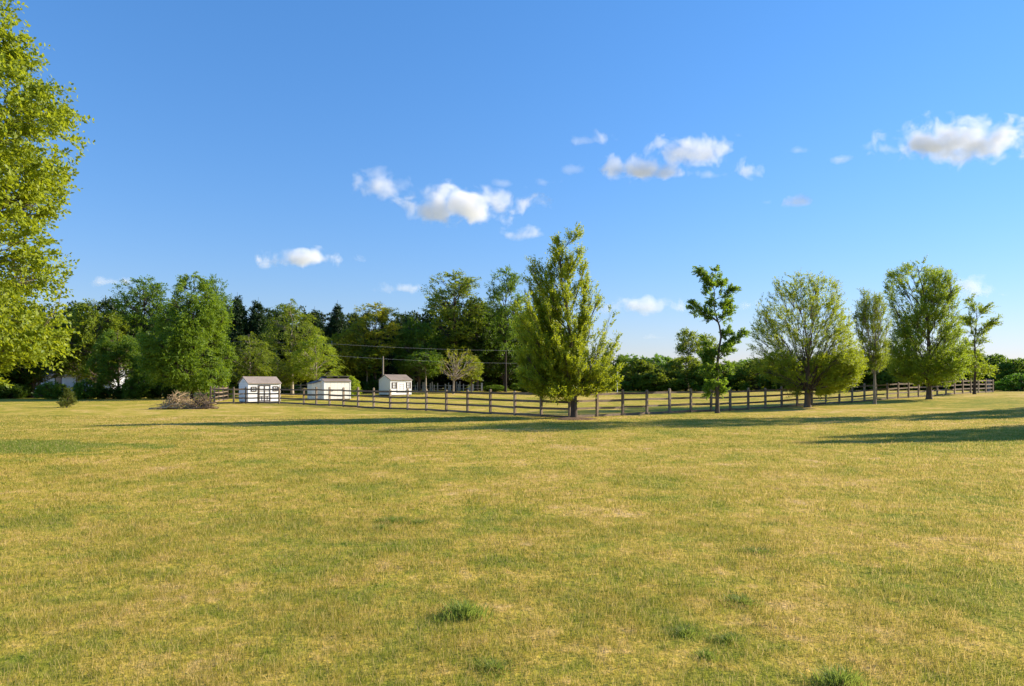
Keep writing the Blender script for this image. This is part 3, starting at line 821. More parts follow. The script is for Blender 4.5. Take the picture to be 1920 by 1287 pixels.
# ================================================================== TREES NEAR THE FENCE AND ON THE LAWN
G_LAWN = 'trees along the paddock fence'
hero('deciduous_tree', 'tall upright tree with twin spires at the fence corner, brown mulch at its foot', (1076, 785),
     [(434, 1076, 1083), (448, 1042, 1094), (480, 994, 1104), (515, 985, 1110), (550, 974, 1124), (580, 967, 1146), (630, 962, 1160),
      (690, 964, 1166), (722, 972, 1172), (740, 1000, 1150)], 21, G_LAWN,
     n_att=3300, n_limb=46, rise=2.4, trunk_r=0.2, z0=1.15, leaf=0.115, sprigs=4, per=11, slen=0.5, up=0.8, droop=0.02, bow=0.75, lw=0.5,
     shell=0.5, clump=0.6, clump_k=1.0, limb_r=0.17, sec_r=0.007, tint=(1.25, 1.2, 0.8), inset=0.0, dens=lambda p: np.where((p[:, 0] > 0.75) & (p[:, 2] > 2.6) & (p[:, 2] < 6.3), 0.5, 1.0),
     along=(0.72, 0.30, 0.2), tiprows=[(1000, 500, 0.2), (995, 545, -0.4), (1008, 562, 0.6), (1020, 522, -0.5), (1046, 470, -0.3), (990, 575, 0.8), (1030, 545, -0.8), (1080, 438, 0), (1087, 470, 0.3), (1095, 500, -0.4), (1070, 480, 0.5), (1046, 452, 0), (1040, 480, 0.6), (1053, 510, -0.5), (1030, 495, 0.4), (999, 486, 0), (1006, 520, 0.8), (991, 525, -0.6), (1016, 545, 1.1), (1062, 500, 1.0), (1104, 520, 0.2), (1109, 545, -0.5), (986, 564, -2.13), (990, 564, 2.42), (966, 584, -2.47), (974, 591, 0.56), (968, 616, -1.55), (969, 612, 0.8), (972, 657, -2.06), (971, 655, 0.62), (969, 674, -0.3), (972, 675, 0.8), (991, 711, -0.97), (991, 706, 1.86), (996, 647, -1.89), (1006, 646, 0.99), (1008, 595, -0.64), (1005, 597, 1.69), (1024, 573, -1.08), (1028, 575, 1.41), (1058, 545, -1.92), (1055, 553, 0.35), (1003, 676, -0.34), (1003, 668, 1.63), (1014, 643, -0.72), (1025, 645, 2.04), (995, 617, -1.09), (988, 610, 2.08), (1035, 624, -2.13), (1044, 613, 2.48), (975, 722, -1.7), (985, 722, 2.43), (1001, 727, -1.03), (996, 723, 0.64), (1032, 723, -0.67), (1025, 723, 1.53), (1019, 686, -1.67), (1024, 689, 1.27), (1045, 707, -0.38), (1050, 705, 0.6), (1053, 667, -1.75), (1053, 654, 1.3), (1056, 736, -0.98), (1059, 738, 2.26), (1081, 689, -1.42), (1078, 690, 0.97), (1084, 634, -1.17), (1091, 647, 1.74), (1090, 587, -0.51), (1087, 595, 2.29), (976, 705, -2.08), (980, 703, 2.05), (1008, 738, -0.95), (1010, 739, 1.89), (1033, 742, -1.79), (1036, 727, 1.56), (1100, 580, -0.8), (1124, 552, 0.55), (1148, 582, -0.12), (1138, 610, 1.01), (1120, 640, 0.47), (1162, 628, 0.95), (1150, 660, -0.49), (1164, 690, 0.46), (1140, 700, 0.76), (1166, 716, 1.05), (1110, 690, -0.48), (1090, 725, 1.1), (1120, 728, 1.18), (1150, 725, 0.6), (1105, 655, 1.52), (1130, 672, 1.46)])
hero('oak_sapling', 'slim clumpy young oak with bare stem base standing in front of the fence', (1345, 775),
     [(502, 1346, 1354), (515, 1300, 1362), (545, 1308, 1375), (570, 1294, 1380), (600, 1315, 1372), (625, 1325, 1396), (650, 1322, 1385), (690, 1318, 1372), (720, 1322, 1362), (745, 1328, 1354)], 22, G_LAWN,
     n_att=460, n_limb=26, rise=0.7, trunk_r=0.14, z0=1.3, leaf=0.135, sprigs=4, per=13, slen=0.34, up=0.35, droop=0.1, bow=0.5, lw=0.5, shell=0.8, clump=0.0,
     tint=(0.72, 0.92, 0.9), sway=0.03, spread=1.0, sec_r=0.012, inset=0.0, along=(0.36, 0.30, 0.2),
     tiprows=[(1350, 504), (1302, 510), (1318, 520), (1362, 522), (1372, 545), (1318, 545), (1340, 530), (1294, 570), (1310, 582), (1325, 590), (1375, 560), (1365, 585), (1326, 565), (1377, 574),
              (1395, 624), (1385, 640), (1372, 618), (1360, 650), (1322, 640), (1330, 660), (1318, 690), (1365, 690), (1335, 720), (1350, 740), (1330, 742), (1358, 715), (1335, 655), (1362, 680), (1328, 676), (1357, 735), (1352, 720), (1320, 666), (1340, 685)], tipdepth=0.7)
hero('deciduous_tree', 'broad rounded tree with see-through fan of branches and short dark trunk by the fence', (1514, 764),
     [(502, 1488, 1506), (515, 1455, 1545), (535, 1432, 1570), (560, 1420, 1582), (592, 1412, 1594), (630, 1406, 1600), (665, 1404, 1616), (695, 1412, 1616), (720, 1440, 1604), (742, 1475, 1560)], 23, G_LAWN,
     n_att=2500, n_limb=70, rise=2.3, trunk_r=0.24, z0=1.0, leaf=0.105, sprigs=4, per=12, slen=0.5, up=0.35, droop=0.08, bow=0.3, lw=0.5,
     shell=0.36, clump=0.8, tint=(1.12, 1.12, 0.8), leader=False, fork=0.3, limb_r=0.14, sec_r=0.006,
     dens=lambda p: np.where(p[:, 2] > 4.0, 0.34, 1.0))
hero('deciduous_tree', 'thin pale trunked tree with sparse forked crown between two fuller trees', (1640, 758),
     [(536, 1606, 1612), (548, 1604, 1656), (580, 1600, 1668), (605, 1597, 1671), (640, 1604, 1668), (665, 1610, 1668), (690, 1616, 1664), (702, 1625, 1655)], 24, G_LAWN,
     n_att=520, n_limb=26, rise=3.2, trunk_r=0.13, z0=2.2, leaf=0.11, sprigs=4, per=12, sec_r=0.008, limb_r=0.24, slen=0.5, up=0.7, droop=0.02, bow=0.6, lw=0.42, shell=0.6, clump=0.2,
     tint=(0.95, 0.98, 0.9), bark='bark_pale', leader=False, fork=0.32)
hero('deciduous_tree', 'tall full crowned tree with upright shoots near the far end of the fence', (1742, 749),
     [(485, 1728, 1738), (500, 1670, 1742), (520, 1662, 1786), (545, 1660, 1794), (580, 1668, 1794), (610, 1674, 1797), (650, 1662, 1808), (680, 1660, 1813), (705, 1668, 1810), (724, 1700, 1780)], 25, G_LAWN,
     n_att=1800, n_limb=50, rise=1.7, trunk_r=0.24, z0=1.5, leaf=0.145, sprigs=4, per=12, sec_r=0.009, limb_r=0.2, slen=0.65, up=0.55, droop=0.05, bow=0.55, lw=0.45, shell=0.5, clump=0.6,
     tint=(0.92, 1.02, 0.85))
hero('deciduous_tree', 'spindly tree with tiered open clumps, last one before the fence ends', (1827, 739.5),
     [(558, 1821, 1827), (575, 1816, 1848), (592, 1800, 1864), (608, 1806, 1858), (622, 1812, 1846), (650, 1804, 1850), (680, 1806, 1860), (695, 1812, 1862), (712, 1822, 1848)], 26, G_LAWN,
     n_att=380, n_limb=22, rise=1.0, trunk_r=0.15, sec_r=0.01, z0=2.6, leaf=0.17, sprigs=3, per=11, slen=0.6, up=0.25, droop=0.1, bow=0.5, lw=0.45, shell=0.7, clump=0.3, clump_k=1.2,
     tint=(0.95, 1.02, 0.8), inset=0.0, along=(0.4, 0.5, 0.4), tiprows=[(1825, 560), (1842, 578), (1816, 578), (1848, 580), (1802, 598), (1812, 596), (1862, 606), (1856, 600), (1838, 618), (1818, 622), (1845, 640), (1808, 650), (1848, 660), (1806, 680), (1858, 690), (1862, 698), (1845, 708), (1815, 700), (1830, 640), (1850, 695), (1822, 670)], tipdepth=1.2)
hero('pyramid_tree', 'dense bright green pyramid shaped tree behind the brush heaps', (360, 749),
     [(506, 352, 362), (518, 334, 384), (545, 326, 404), (566, 318, 420), (597, 290, 430), (632, 268, 434), (668, 264, 440), (700, 272, 438), (718, 290, 425), (734, 320, 400)], 27, None,
     n_att=1700, n_limb=64, rise=0.35, trunk_r=0.24, z0=1.0, leaf=0.20, sprigs=4, per=13, slen=1.0, up=0.1, droop=0.25, bow=0.5, lw=0.5, shell=0.35, clump=0.85, clump_k=1.0,
     tint=(0.72, 0.88, 0.7), bark='bark_dark', limb_r=0.22)

# big tree at the left edge: its trunk stands outside the photograph
def left_tree():
    d = 17.0; X0 = -18.2; z = gz(X0, d)
    r = empty('deciduous_tree', (X0, d, z)); tag(r, 'large bright leafy tree cut off by the left edge, drooping over the lawn', 'tree')
    s = d / F
    rows = [(-180, -420, -60), (-90, -520, -10), (0, -640, 30), (60, -700, 55), (120, -740, 110), (190, -760, 150), (230, -760, 152), (280, -770, 120), (330, -780, 85), (370, -780, 55),
            (400, -780, 60), (440, -780, 95), (500, -780, 100), (560, -770, 118), (620, -740, 130), (650, -700, 100), (690, -640, 52), (712, -500, 0)]
    out = [(CAMH + (HOR - y) * s - z, (xl - 960) * s - X0, (xr - 18 - 960) * s - X0) for y, xl, xr in rows]
    grow(r, 31, out, n_att=3300, n_limb=90, rise=0.55, trunk_r=0.34, z0=2.4, leaf=0.13, sprigs=4, per=10, slen=0.55, up=0.2, droop=0.15, bow=0.5, lw=0.62, shell=0.30,
         clump=1.18, clump_k=1.15, inset=0.75, tint=(1.08, 1.06, 0.75), limb_r=0.16, sec_r=0.006, dens=lambda p: np.where(p[:, 0] < -2.0, 0.45, 1.0), spread=1.0)
left_tree()

# ================================================================== WOODS: kinds, then copies
def proto(name, seed, outline, **kw):
    r = empty(name, (0, 0, 0)); grow(r, seed, outline, **kw)
    r['h'] = max(o[0] for o in outline); r['w'] = max(o[2] - o[1] for o in outline)
    return r
KIND = {}
KIND['broad'] = proto('broadleaf_tree', 41, [(2.2, -1.8, 1.6), (3.4, -4.0, 3.8), (5, -5.0, 4.8), (7.5, -4.6, 4.6), (10, -3.6, 3.4), (12, -2.2, 1.6), (13.2, -.5, .4)],
    n_att=900, n_limb=44, rise=0.6, trunk_r=0.26, z0=1.6, leaf=0.30, sprigs=3, per=9, slen=1.0, up=0.2, droop=0.2, bow=0.5, shell=0.33, clump=1.0, clump_k=0.8, sec_r=0.02)
KIND['airy'] = proto('tall_tree', 42, [(4.5, -1.0, 1.2), (7, -2.4, 2.6), (10, -3.8, 3.4), (13, -4.4, 3.8), (15.5, -3.6, 4.2), (17.2, -2.4, 2.8), (18, -1.2, 1.4)],
    n_att=460, n_limb=34, rise=1.1, trunk_r=0.26, z0=4.5, leaf=0.28, sprigs=3, per=10, slen=1.1, up=0.1, droop=0.12, bow=0.4, shell=0.6, clump=0.85, clump_k=0.9, sec_r=0.025, bark='bark_dark')
KIND['locust'] = proto('feathery_tree', 43, [(2.8, -1.0, 1.3), (4.0, -2.6, 3.1), (5.6, -4.0, 4.2), (7.8, -3.6, 4.0), (9.6, -3.2, 2.8), (11.5, -1.8, 2.2), (13, -.6, .8)],
    n_att=380, n_limb=36, rise=0.9, trunk_r=0.2, z0=2.6, leaf=0.23, sprigs=4, per=12, slen=1.2, up=0.0, droop=0.45, bow=0.3, shell=0.4, clump=1.05, clump_k=0.8, lw=0.42, sec_r=0.02, bark='bark_pale')
KIND['spruce'] = proto('spruce_tree', 44, [(0.8, -3.4, 3.4), (2, -3.6, 3.6), (6, -3.0, 3.0), (10, -2.1, 2.1), (12.5, -1.25, 1.25), (14.2, -.55, .55), (15.6, -.08, .08)],
    n_att=1500, n_limb=110, rise=0.15, trunk_r=0.24, z0=0.6, leaf=0.30, sprigs=3, per=11, slen=0.7, up=0.12, droop=0.1, bow=0.5, shell=0.40, wtop=0.7, clump=0.2, mat='needle', lw=0.34, bark='bark_dark', limb_r=0.16, spread=0.55, sway=0.01)
KIND['dense'] = proto('evergreen_tree', 45, [(0.2, -4.4, 4.2), (2, -5.2, 5.0), (5, -5.0, 5.0), (8, -4.2, 4.2), (10.5, -2.8, 2.6), (12.4, -.8, .8)],
    n_att=1000, n_limb=50, rise=0.4, trunk_r=0.26, z0=0.6, leaf=0.36, sprigs=3, per=8, slen=1.1, up=0.15, droop=0.15, bow=0.5, shell=0.28, clump=0.5, clump_k=0.8, mat='leaf', lw=0.6, bark='bark_dark', sec_r=0.02)
KIND['shrub'] = proto('shrub', 46, [(0.05, -1.5, 1.5), (0.5, -2.0, 2.0), (1.3, -2.1, 2.0), (2.2, -1.5, 1.6), (2.9, -.5, .6)],
    n_att=420, n_limb=30, rise=0.9, trunk_r=0.07, z0=0.15, leaf=0.19, sprigs=3, per=9, slen=0.5, up=0.4, droop=0.12, bow=0.5, shell=0.35, clump=0.5, clump_k=1.6, sec_r=0.014, leader=False, fork=0.4)
KIND['sapling'] = proto('slender_tree', 47, [(3.4, -.7, .8), (4.6, -1.6, 1.5), (6, -2.2, 2.0), (7.4, -1.7, 1.9), (8.8, -.5, .4)],
    n_att=200, n_limb=18, rise=1.1, trunk_r=0.12, z0=3.0, leaf=0.24, sprigs=3, per=9, slen=0.85, up=0.1, droop=0.2, bow=0.4, shell=0.5, clump=0.3, bark='bark_pale', sec_r=0.018)
KIND['hedge'] = proto('hedge_bush', 48, [(0.1, -3.6, 3.6), (1.2, -4.4, 4.3), (3.2, -4.5, 4.5), (5.2, -3.6, 3.7), (6.6, -2.0, 2.2), (7.4, -.5, .6)],
    n_att=800, n_limb=44, rise=0.5, trunk_r=0.2, z0=0.4, leaf=0.30, sprigs=3, per=9, slen=0.85, up=0.3, droop=0.15, bow=0.5, shell=0.26, clump=0.9, clump_k=0.9, lw=0.55, bark='bark_dark', sec_r=0.02)
KIND['far'] = proto('far_tree', 49, [(0.3, -4.6, 4.6), (3, -5.4, 5.4), (7, -5, 5), (10, -3.4, 3.2), (12, -1, 1)],
    n_att=420, n_limb=20, rise=0.5, trunk_r=0.26, z0=0.8, leaf=0.62, sprigs=3, per=6, slen=1.3, up=0.2, droop=0.1, bow=0.5, shell=0.25, clump=0.4, lw=0.7, bark='bark_dark', sec_r=0.03)
USED = set()
rngp = random.Random(77)
def plant(kind, px, d, ytop, wpx, tint, label, group, cat='tree', rz=None, lean=(0, 0)):
    x, y, z = at(px, d)
    src = KIND[kind]
    if kind in USED: o = copy_tree(src)
    else: o = src; USED.add(kind)
    h = CAMH + (HOR - ytop) * d / F - z
    o.location = (x, y, z); sz = h / src['h']; sx = wpx * d / F / src['w']
    o.scale = (sx, sx, sz); o.rotation_euler = (lean[0], lean[1], rngp.uniform(0, 6.28) if rz is None else rz)
    tag(o, label, cat, group)
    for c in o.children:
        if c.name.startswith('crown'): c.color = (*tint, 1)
    return o

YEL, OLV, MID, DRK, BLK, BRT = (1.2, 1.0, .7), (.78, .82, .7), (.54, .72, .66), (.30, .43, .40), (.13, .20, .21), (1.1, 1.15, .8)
GW = 'trees at the front of the woods behind the lawn'
WOODS = [
 # kind, px, distance, top row, width px, tint, label
 ('dense', -40, 82, 548, 190, DRK, 'dark tree at the extreme left, mostly behind the big leafy tree'),
 ('broad', 62, 84, 572, 150, DRK, 'dark broad tree above the lean-to shelter at the left'),
 ('broad', 178, 86, 556, 150, OLV, 'olive brown broad tree next right of the big leafy left tree'),
 ('airy', 270, 90, 522, 120, MID, 'open topped tall tree rising just left of the green pyramid tree'),
 ('broad', 222, 80, 612, 110, MID, 'lower mid green tree below the open topped tall tree'),
 ('airy', 402, 93, 520, 70, MID, 'tall tree peeking out behind the tip of the green pyramid tree'),
 ('locust', 470, 84, 622, 110, OLV, 'olive feathery tree over the shed with the double door'),
 ('locust', 548, 95, 560, 135, OLV, 'large olive feathery tree with the highest top left of the cream shed'),
 ('locust', 592, 88, 622, 105, BRT, 'bright yellow green feathery tree right behind the cream shed'),
 ('locust', 520, 88, 668, 80, OLV, 'low feathery tree between the first two white sheds'),
 ('broad', 640, 104, 610, 90, YEL, 'yellowish rounded tree below the single spruce spire'),
 ('airy', 703, 106, 570, 110, YEL, 'golden olive tall tree above the shed with brown shutters'),
 ('sapling', 688, 105, 650, 90, OLV, 'slender olive tree with thin stems beside the brown pole'),
 ('broad', 786, 110, 588, 105, MID, 'dark round headed tree right of the golden olive tree'),
 ('sapling', 798, 104, 655, 80, MID, 'slender tree with long bare stem right of the shuttered shed'),
 ('airy', 852, 112, 511, 130, OLV, 'very tall spreading tree rising left of the centre tree'),
 ('broad', 895, 116, 560, 120, DRK, 'dark dense tree under the very tall spreading tree'),
 ('airy', 948, 110, 503, 80, MID, 'tall narrow tree with leaning bare trunk left of the centre tree'),
 ('broad', 945, 118, 575, 110, DRK, 'dark tree behind the leaning tall narrow tree'),
 ('broad', 1010, 125, 600, 110, DRK, 'dark tree hidden behind the left side of the centre tree'),
 ('broad', 1150, 130, 655, 90, MID, 'low tree showing at the right edge of the centre tree'),
]
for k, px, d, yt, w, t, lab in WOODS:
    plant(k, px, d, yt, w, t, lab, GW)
for px, d, yt, w, lab in ((445, 105, 540, 84, 'dark spruce spire, first right of the green pyramid tree'), (484, 106, 550, 84, 'dark spruce spire, second right of the green pyramid tree'),
                          (590, 112, 568, 80, 'dark spruce half hidden behind the large olive feathery tree'), (633, 114, 556, 76, 'single sharp dark spruce spire above the cream shed'),
                          (663, 116, 574, 60, 'short dark spruce spire next to the single sharp one'), (752, 118, 590, 50, 'small spruce spire between golden olive and dark round trees')):
    plant('spruce', px, d, yt, w, (0.6, .7, .62), lab, 'spruce spires rising over the woods')
# deep wood behind: what closes the gaps under the crowns
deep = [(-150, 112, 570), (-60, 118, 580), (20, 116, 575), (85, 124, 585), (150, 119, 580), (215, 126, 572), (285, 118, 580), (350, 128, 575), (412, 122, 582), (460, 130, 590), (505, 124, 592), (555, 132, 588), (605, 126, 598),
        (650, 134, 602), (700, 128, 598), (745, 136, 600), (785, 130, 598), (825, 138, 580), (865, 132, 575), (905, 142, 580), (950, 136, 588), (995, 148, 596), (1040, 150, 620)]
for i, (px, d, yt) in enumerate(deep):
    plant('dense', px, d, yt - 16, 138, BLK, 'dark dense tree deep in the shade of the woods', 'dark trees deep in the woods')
# low growth along the wood's edge
SHR = [(20, 80, 718, 60, DRK, 'dark low bush at the left end of the lawn edge'), (98, 78, 716, 60, MID, 'feathery olive bush left of the small evergreen shrub'),
       (165, 78, 712, 62, MID, 'rounded green bush right of the small evergreen shrub'), (212, 79, 725, 60, DRK, 'low dark bush between two green bushes at the wood edge'),
       (262, 79, 705, 70, MID, 'tall green bush left of the brush heaps'), (300, 80, 715, 60, DRK, 'dark bush under the left side of the pyramid tree'), (415, 82, 716, 60, DRK, 'dark bush behind the pen fence'),
       (655, 84, 705, 46, BRT, 'bright green bush at the right wall of the cream shed'), (540, 100, 722, 60, MID, 'low green bush behind the grey back fence'),
       (700, 104, 712, 60, DRK, 'dark bush left of the shuttered shed'), (690, 108, 700, 60, DRK, 'dark taller bush behind the brown pole'),
       (905, 118, 715, 50, MID, 'green bush under the very tall spreading tree'), (930, 112, 722, 50, MID, 'low green bush near the pale house'), (980, 116, 716, 50, MID, 'green bush left of the centre trunk in the far shade'),
       (1000, 108, 722, 60, DRK, 'dark bush behind the fence left of the centre trunk'), (1060, 112, 712, 70, DRK, 'dark bush seen behind the centre trunk'), (1120, 112, 716, 60, OLV, 'olive bush right of the centre trunk'), (1160, 115, 712, 50, OLV, 'olive bush behind the thin white pole')]
for px, d, yt, w, t, lab in SHR:
    plant('shrub', px, d, yt, w, t, lab, 'bushes along the edge of the woods', 'bush')
# pale small tree in the paddock and its brownish neighbour
def pale():
    x, y, z = at(850, 100); r = empty('bare_tree', (x, y, z)); tag(r, 'small pale vase shaped tree with thin leaves in front of the woods', 'tree', GW)
    grow(r, 61, photo_outline([(655, 835, 880), (666, 820, 895), (684, 812, 908), (698, 818, 902), (712, 836, 872)], 850, y, z), n_att=150, n_limb=34, rise=1.2, trunk_r=0.15, z0=1.8, leaf=0.2, sprigs=2, per=6, slen=0.6,
         up=0.2, bow=0.3, shell=0.4, tint=(1.1, .95, .8), bark='bark_pale', leader=False, fork=0.45, sec_r=0.03, limb_r=0.4)
    x, y, z = at(884, 104); r = empty('broadleaf_tree', (x, y, z)); tag(r, 'small olive tree beside the pale vase shaped tree', 'tree', GW)
    grow(r, 62, photo_outline([(664, 872, 886), (680, 862, 904), (700, 862, 908), (715, 872, 900), (722, 880, 892)], 884, y, z), n_att=200, n_limb=22, rise=1.0, trunk_r=0.13, z0=1.4, leaf=0.24, sprigs=3, per=8, slen=0.7,
         up=0.1, shell=0.4, tint=(.82, .84, .7), leader=False, fork=0.4)
pale()
# small evergreen shrub alone on the lawn
def ever():
    x, y, z = hit(125, 765); r = empty('evergreen_shrub', (x, y, z)); tag(r, 'small dark evergreen shrub standing alone on the lawn at the left', 'shrub')
    grow(r, 63, photo_outline([(730, 126, 132), (739, 120, 140), (749, 113, 141), (757, 110, 144), (763, 114, 138)], 125, y, z), n_att=120, n_limb=26, rise=0.9, trunk_r=0.05, z0=0.1, leaf=0.12, sprigs=3, per=8, slen=0.34,
         up=0.5, mat='leaf', tint=(.45, .45, .6), lw=0.34, shell=0.5, clump=0.9, clump_k=2.5, bark='bark_dark', leader=False, fork=0.5, inset=0.3)
ever()

# hedge of big bushes beyond the paddock
GH = 'big dark bushes beyond the paddock'
HEDGE = [(1196, 118, 672, 84, OLV, 'brownish dark bush at the left end of the hedge row'), (1240, 114, 690, 90, OLV, 'low rounded dark bush near the left end of the hedge row'), (1286, 116, 668, 92, OLV, 'yellow topped bush below the two small open trees'),
         (1334, 112, 680, 80, MID, 'green dark bush just left of the young oak stem'), (1382, 114, 678, 86, MID, 'dark bush just right of the young oak stem'), (1424, 110, 672, 84, OLV, 'bush under the left side of the broad rounded tree'),
         (1474, 108, 676, 86, DRK, 'dark bush behind the broad rounded tree trunk, left of it'), (1530, 106, 668, 90, DRK, 'dark bush behind the broad rounded tree trunk, right of it'), (1590, 104, 664, 92, DRK, 'dark bush left of the thin pale trunk'),
         (1650, 102, 662, 92, OLV, 'olive topped bush right of the thin pale trunk'), (1705, 100, 668, 90, DRK, 'dark bush behind the tall full crowned tree, left of its trunk'), (1765, 98, 664, 94, DRK, 'dark bush behind the tall full crowned tree, right of its trunk'),
         (1815, 96, 654, 80, DRK, 'dark bush directly behind the spindly tree'), (1862, 94, 664, 84, MID, 'pale olive topped bush right of the spindly tree'), (1905, 90, 672, 80, MID, 'olive topped bush at the right edge of the photo'),
         (1916, 82, 700, 76, (.5, .85, .75), 'lower bluish green bush at the very end of the fence'), (1975, 90, 660, 100, MID, 'dark bush just outside the right edge'), (2050, 92, 655, 110, MID, 'dark bush further outside the right edge')]
for px, d, yt, w, t, lab in HEDGE:
    plant('hedge', px, d, yt, w * 1.12, t, lab, GH, 'bush')
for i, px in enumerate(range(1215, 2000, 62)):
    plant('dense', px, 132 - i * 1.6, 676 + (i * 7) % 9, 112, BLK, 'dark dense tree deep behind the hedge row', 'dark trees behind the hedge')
for px, d, yt, w, lab in ((1290, 122, 612, 52, 'small open flat topped tree sticking out above the hedge'), (1326, 124, 622, 46, 'small leaning open tree beside the flat topped one above the hedge')):
    plant('sapling', px, d, yt, w, (.8, .85, .7), lab, 'open trees above the hedge')
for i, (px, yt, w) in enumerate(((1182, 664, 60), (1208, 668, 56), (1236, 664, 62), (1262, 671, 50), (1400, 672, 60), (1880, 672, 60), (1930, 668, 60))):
    plant('far', px, 330, yt, w, (.62, .9, 1.3), 'far green tree on the skyline, tinted blue for haze', 'far trees on the skyline')  # blue tint paints distance haze into the leaves
# trees outside the right edge: they throw the long shadows over the lawn
for px_, y_, h_, w_, lab in ((36.5, 41.8, 19.0, 7.0, 'tall tree outside the photo at the right by the lawn'), (35.2, 31.2, 12.5, 6.0, 'middle sized tree outside the photo at the right by the lawn'),
                             (47.0, 44.0, 13.0, 8.0, 'further tree outside the photo at the right by the lawn')):
    src = KIND['airy' if h_ > 15 else 'broad']; o = copy_tree(src); o.location = (px_, y_, gz(px_, y_)); o.scale = (w_ / src['w'], w_ / src['w'], h_ / src['h'])
    tag(o, lab, 'tree', 'trees outside the right edge')
    for c in o.children:
        if c.name.startswith('crown'): c.color = (.8, .9, .8, 1)

# ================================================================== CLOUDS (volumes high and far away)
def cloud_mat():
    m, nt, out = new_mat('cloud_vapour')
    tc = nd(nt, 'ShaderNodeTexCoord'); oi = nd(nt, 'ShaderNodeObjectInfo'); geo = nd(nt, 'ShaderNodeNewGeometry')
    ln = nd(nt, 'ShaderNodeVectorMath', operation='LENGTH'); nt.links.new(tc.outputs['Object'], ln.inputs[0])
    sp = nd(nt, 'ShaderNodeSeparateXYZ'); nt.links.new(tc.outputs['Object'], sp.inputs[0])
    fall = mathn(nt, 'SUBTRACT', 1.0, ln.outputs['Value'])
    flat = mathn(nt, 'MULTIPLY', mathn(nt, 'MINIMUM', sp.outputs['Z'], 0.0), 0.5)
    off = nd(nt, 'ShaderNodeVectorMath', operation='MULTIPLY_ADD'); off.inputs[1].default_value = (0.024, 0.024, 0.024)
    cmb = nd(nt, 'ShaderNodeCombineXYZ')
    nt.links.new(mathn(nt, 'MULTIPLY', oi.outputs['Random'], 97.0), cmb.inputs[0]); nt.links.new(mathn(nt, 'MULTIPLY', oi.outputs['Random'], 31.0), cmb.inputs[2])
    nt.links.new(geo.outputs['Position'], off.inputs[0]); nt.links.new(cmb.outputs[0], off.inputs[2])
    n1 = noise(nt, off.outputs[0], 1.0, 6, 0.58, 0.3)
    v = mathn(nt, 'ADD', mathn(nt, 'ADD', fall, flat), mathn(nt, 'MULTIPLY', mathn(nt, 'SUBTRACT', n1, 0.5), 2.9))
    dsep = nd(nt, 'ShaderNodeSeparateColor'); nt.links.new(oi.outputs['Color'], dsep.inputs[0])
    dens = mathn(nt, 'MULTIPLY', mathn(nt, 'MULTIPLY', mathn(nt, 'SUBTRACT', v, 0.36), 1.25, True), dsep.outputs[0])
    vs = nd(nt, 'ShaderNodeVolumePrincipled'); vs.inputs['Color'].default_value = (0.965, 0.975, 1, 1); vs.inputs['Anisotropy'].default_value = 0.0
    nt.links.new(mathn(nt, 'MULTIPLY', dens, 0.09), vs.inputs['Density'])
    nt.links.new(vs.outputs[0], out.inputs['Volume'])
    return m
CLOUDM = cloud_mat()
CLOUDS = [(712, 346, 125, 58, .45, 'soft lilac cloud just left of and above the long flat one'), (868, 390, 265, 88, .75, 'long flat based white cloud above the left trees'), (990, 441, 100, 36, .5, 'small cloud touching the spire of the centre tree'),
          (568, 488, 175, 46, .9, 'single low cloud over the left woods'), (757, 543, 115, 30, .45, 'faint cloud just above the yellowish treetops'), (1117, 265, 95, 38, .45, 'small ragged cloud, highest above the centre tree'),
          (1195, 322, 170, 62, .8, 'white cloud below and left of the brighter puffy one'), (1290, 286, 150, 76, .9, 'bright puffy cloud above the young oak'), (1405, 322, 70, 52, .6, 'small puffy cloud right of the bright puffy pair'),
          (1495, 381, 70, 32, .6, 'small cloud just above the broad rounded tree'), (1578, 300, 44, 24, .4, 'tiny cloud between the puffy group and the big right cloud'), (1795, 270, 270, 104, .8, 'largest bright white cloud at the right'),
          (1655, 280, 66, 30, .35, 'wispy tail left of the largest cloud'), (1020, 342, 66, 24, .3, 'faint thin cloud right of the long flat one'), (945, 345, 40, 22, .25, 'tiny faint puff above the long flat cloud'),
          (1335, 328, 84, 28, .35, 'thin wisp under the bright puffy cloud'), (1500, 283, 50, 18, .25, 'thin faint streak above the tiny cloud'), (1195, 578, 165, 44, .6, 'low cloud between the centre tree and the young oak'),
          (1835, 548, 110, 56, .6, 'low pale cloud beside the tall full crowned tree'), (200, 530, 110, 22, .45, 'thin low cloud beside the big left tree'), (1395, 573, 56, 28, .3, 'low faint puff right of the young oak'),
          (1078, 320, 46, 30, .22, 'tiny faint puff left of the white cloud'), (1437, 380, 32, 16, .3, 'tiny dot of cloud left of the small cloud'), (1225, 634, 66, 14, .3, 'thin streak low over the hedge'), (1384, 255, 30, 18, .25, 'tiny puff high beside the bright puffy cloud')]
def ico(r=1.0):
    import bmesh
    bm = bmesh.new(); bmesh.ops.create_icosphere(bm, subdivisions=3, radius=r); me = bpy.data.meshes.new('cloud'); bm.to_mesh(me); bm.free(); me.materials.append(CLOUDM)
    return me
cme = ico()
for i, (px, py, w, h, dn, lab) in enumerate(CLOUDS):
    d = 1250 + (i * 37) % 150; s = d / F
    o = bpy.data.objects.new('cloud', cme); COL.objects.link(o)
    o.location = ((px - 960) * s, d, CAMH + (HOR - py) * s); o.scale = (w * s * 0.69, max(w * 0.36, h * 0.7) * s * 0.55, h * s * 0.62)
    o.color = (dn, dn, dn, 1); tag(o, lab, 'cloud', 'white clouds in the blue sky')

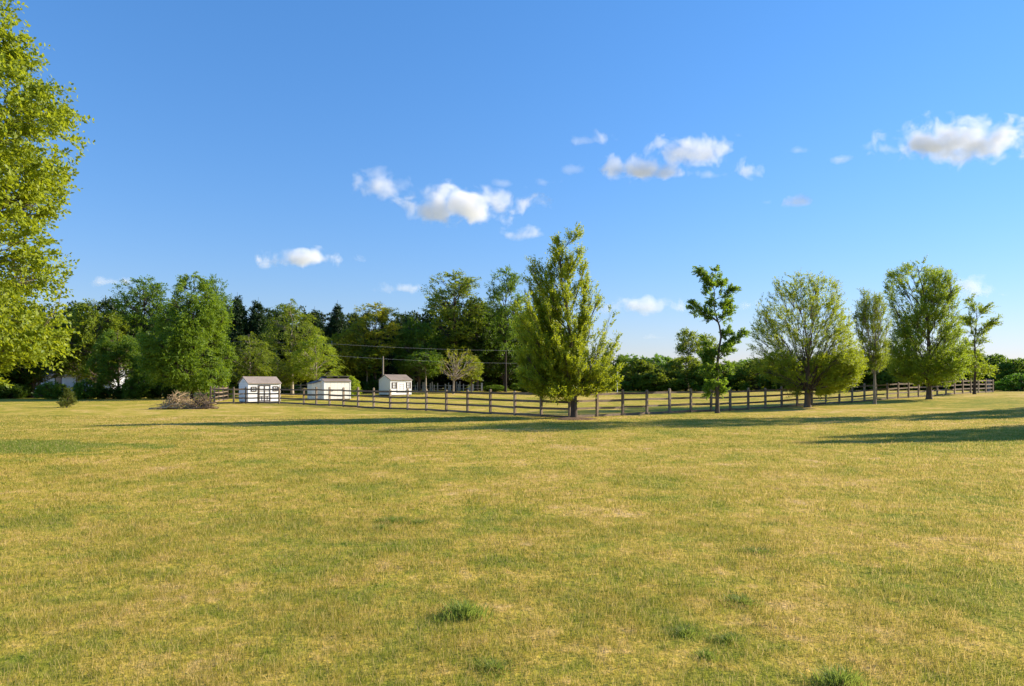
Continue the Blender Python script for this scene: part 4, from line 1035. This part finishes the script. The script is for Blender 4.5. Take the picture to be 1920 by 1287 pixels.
# ================================================================== SKY, SUN, CAMERA
SUN_EL, SUN_AZ = R(24.0), R(18.0)           # azimuth measured from +x (right) towards +y (away)
S = np.array([math.cos(SUN_EL) * math.cos(SUN_AZ), math.cos(SUN_EL) * math.sin(SUN_AZ), math.sin(SUN_EL)])
w = bpy.data.worlds.new('World'); scene.world = w; w.use_nodes = True
nt = w.node_tree; nt.nodes.clear()
sky = nt.nodes.new('ShaderNodeTexSky'); sky.sky_type = 'NISHITA'; sky.sun_disc = False
sky.sun_elevation = SUN_EL; sky.sun_rotation = R(90) - SUN_AZ
sky.air_density = 1.5; sky.dust_density = 0.0; sky.ozone_density = 10.0; sky.altitude = 0
hs = nt.nodes.new('ShaderNodeHueSaturation'); hs.inputs['Saturation'].default_value = 1.1
bg = nt.nodes.new('ShaderNodeBackground'); bg.inputs[1].default_value = 0.14
wo = nt.nodes.new('ShaderNodeOutputWorld')
nt.links.new(sky.outputs[0], hs.inputs['Color']); gm = nt.nodes.new('ShaderNodeGamma'); gm.inputs[1].default_value = 0.75
tn = mixc(nt, 1.0, gm.outputs[0], (0.95, 0.87, 1.03), 'MULTIPLY')
nt.links.new(hs.outputs[0], gm.inputs[0]); nt.links.new(tn, bg.inputs[0]); nt.links.new(bg.outputs[0], wo.inputs[0])

ld = bpy.data.lights.new('sun', 'SUN'); ld.energy = 5.0; ld.angle = R(0.55); ld.color = (1.0, 0.88, 0.70)
lo = bpy.data.objects.new('sun', ld); COL.objects.link(lo)
from mathutils import Vector
lo.rotation_euler = Vector(S).to_track_quat('Z', 'Y').to_euler(); lo.location = (60, 20, 60)

cd = bpy.data.cameras.new('camera'); cam = bpy.data.objects.new('camera', cd); COL.objects.link(cam)
cd.sensor_width = 36.0; cd.lens = 36.0 * F / 1920.0; cd.shift_y = (HOR - 643.5) / 1920.0
cd.clip_start = 0.1; cd.clip_end = 12000
cam.location = (0, 0, CAMH + gz(0, 0)); cam.rotation_euler = (R(90), 0, 0)
scene.camera = cam

scene.view_settings.view_transform = 'Standard'; scene.view_settings.look = 'None'
scene.view_settings.exposure = 1.05; scene.view_settings.gamma = 1.0
cy = scene.cycles
cy.max_bounces = 12; cy.diffuse_bounces = 3; cy.glossy_bounces = 2; cy.transmission_bounces = 4; cy.volume_bounces = 10; cy.transparent_max_bounces = 8
cy.use_denoising = True; cy.denoiser = 'OPENIMAGEDENOISE'; cy.sample_clamp_indirect = 6.0
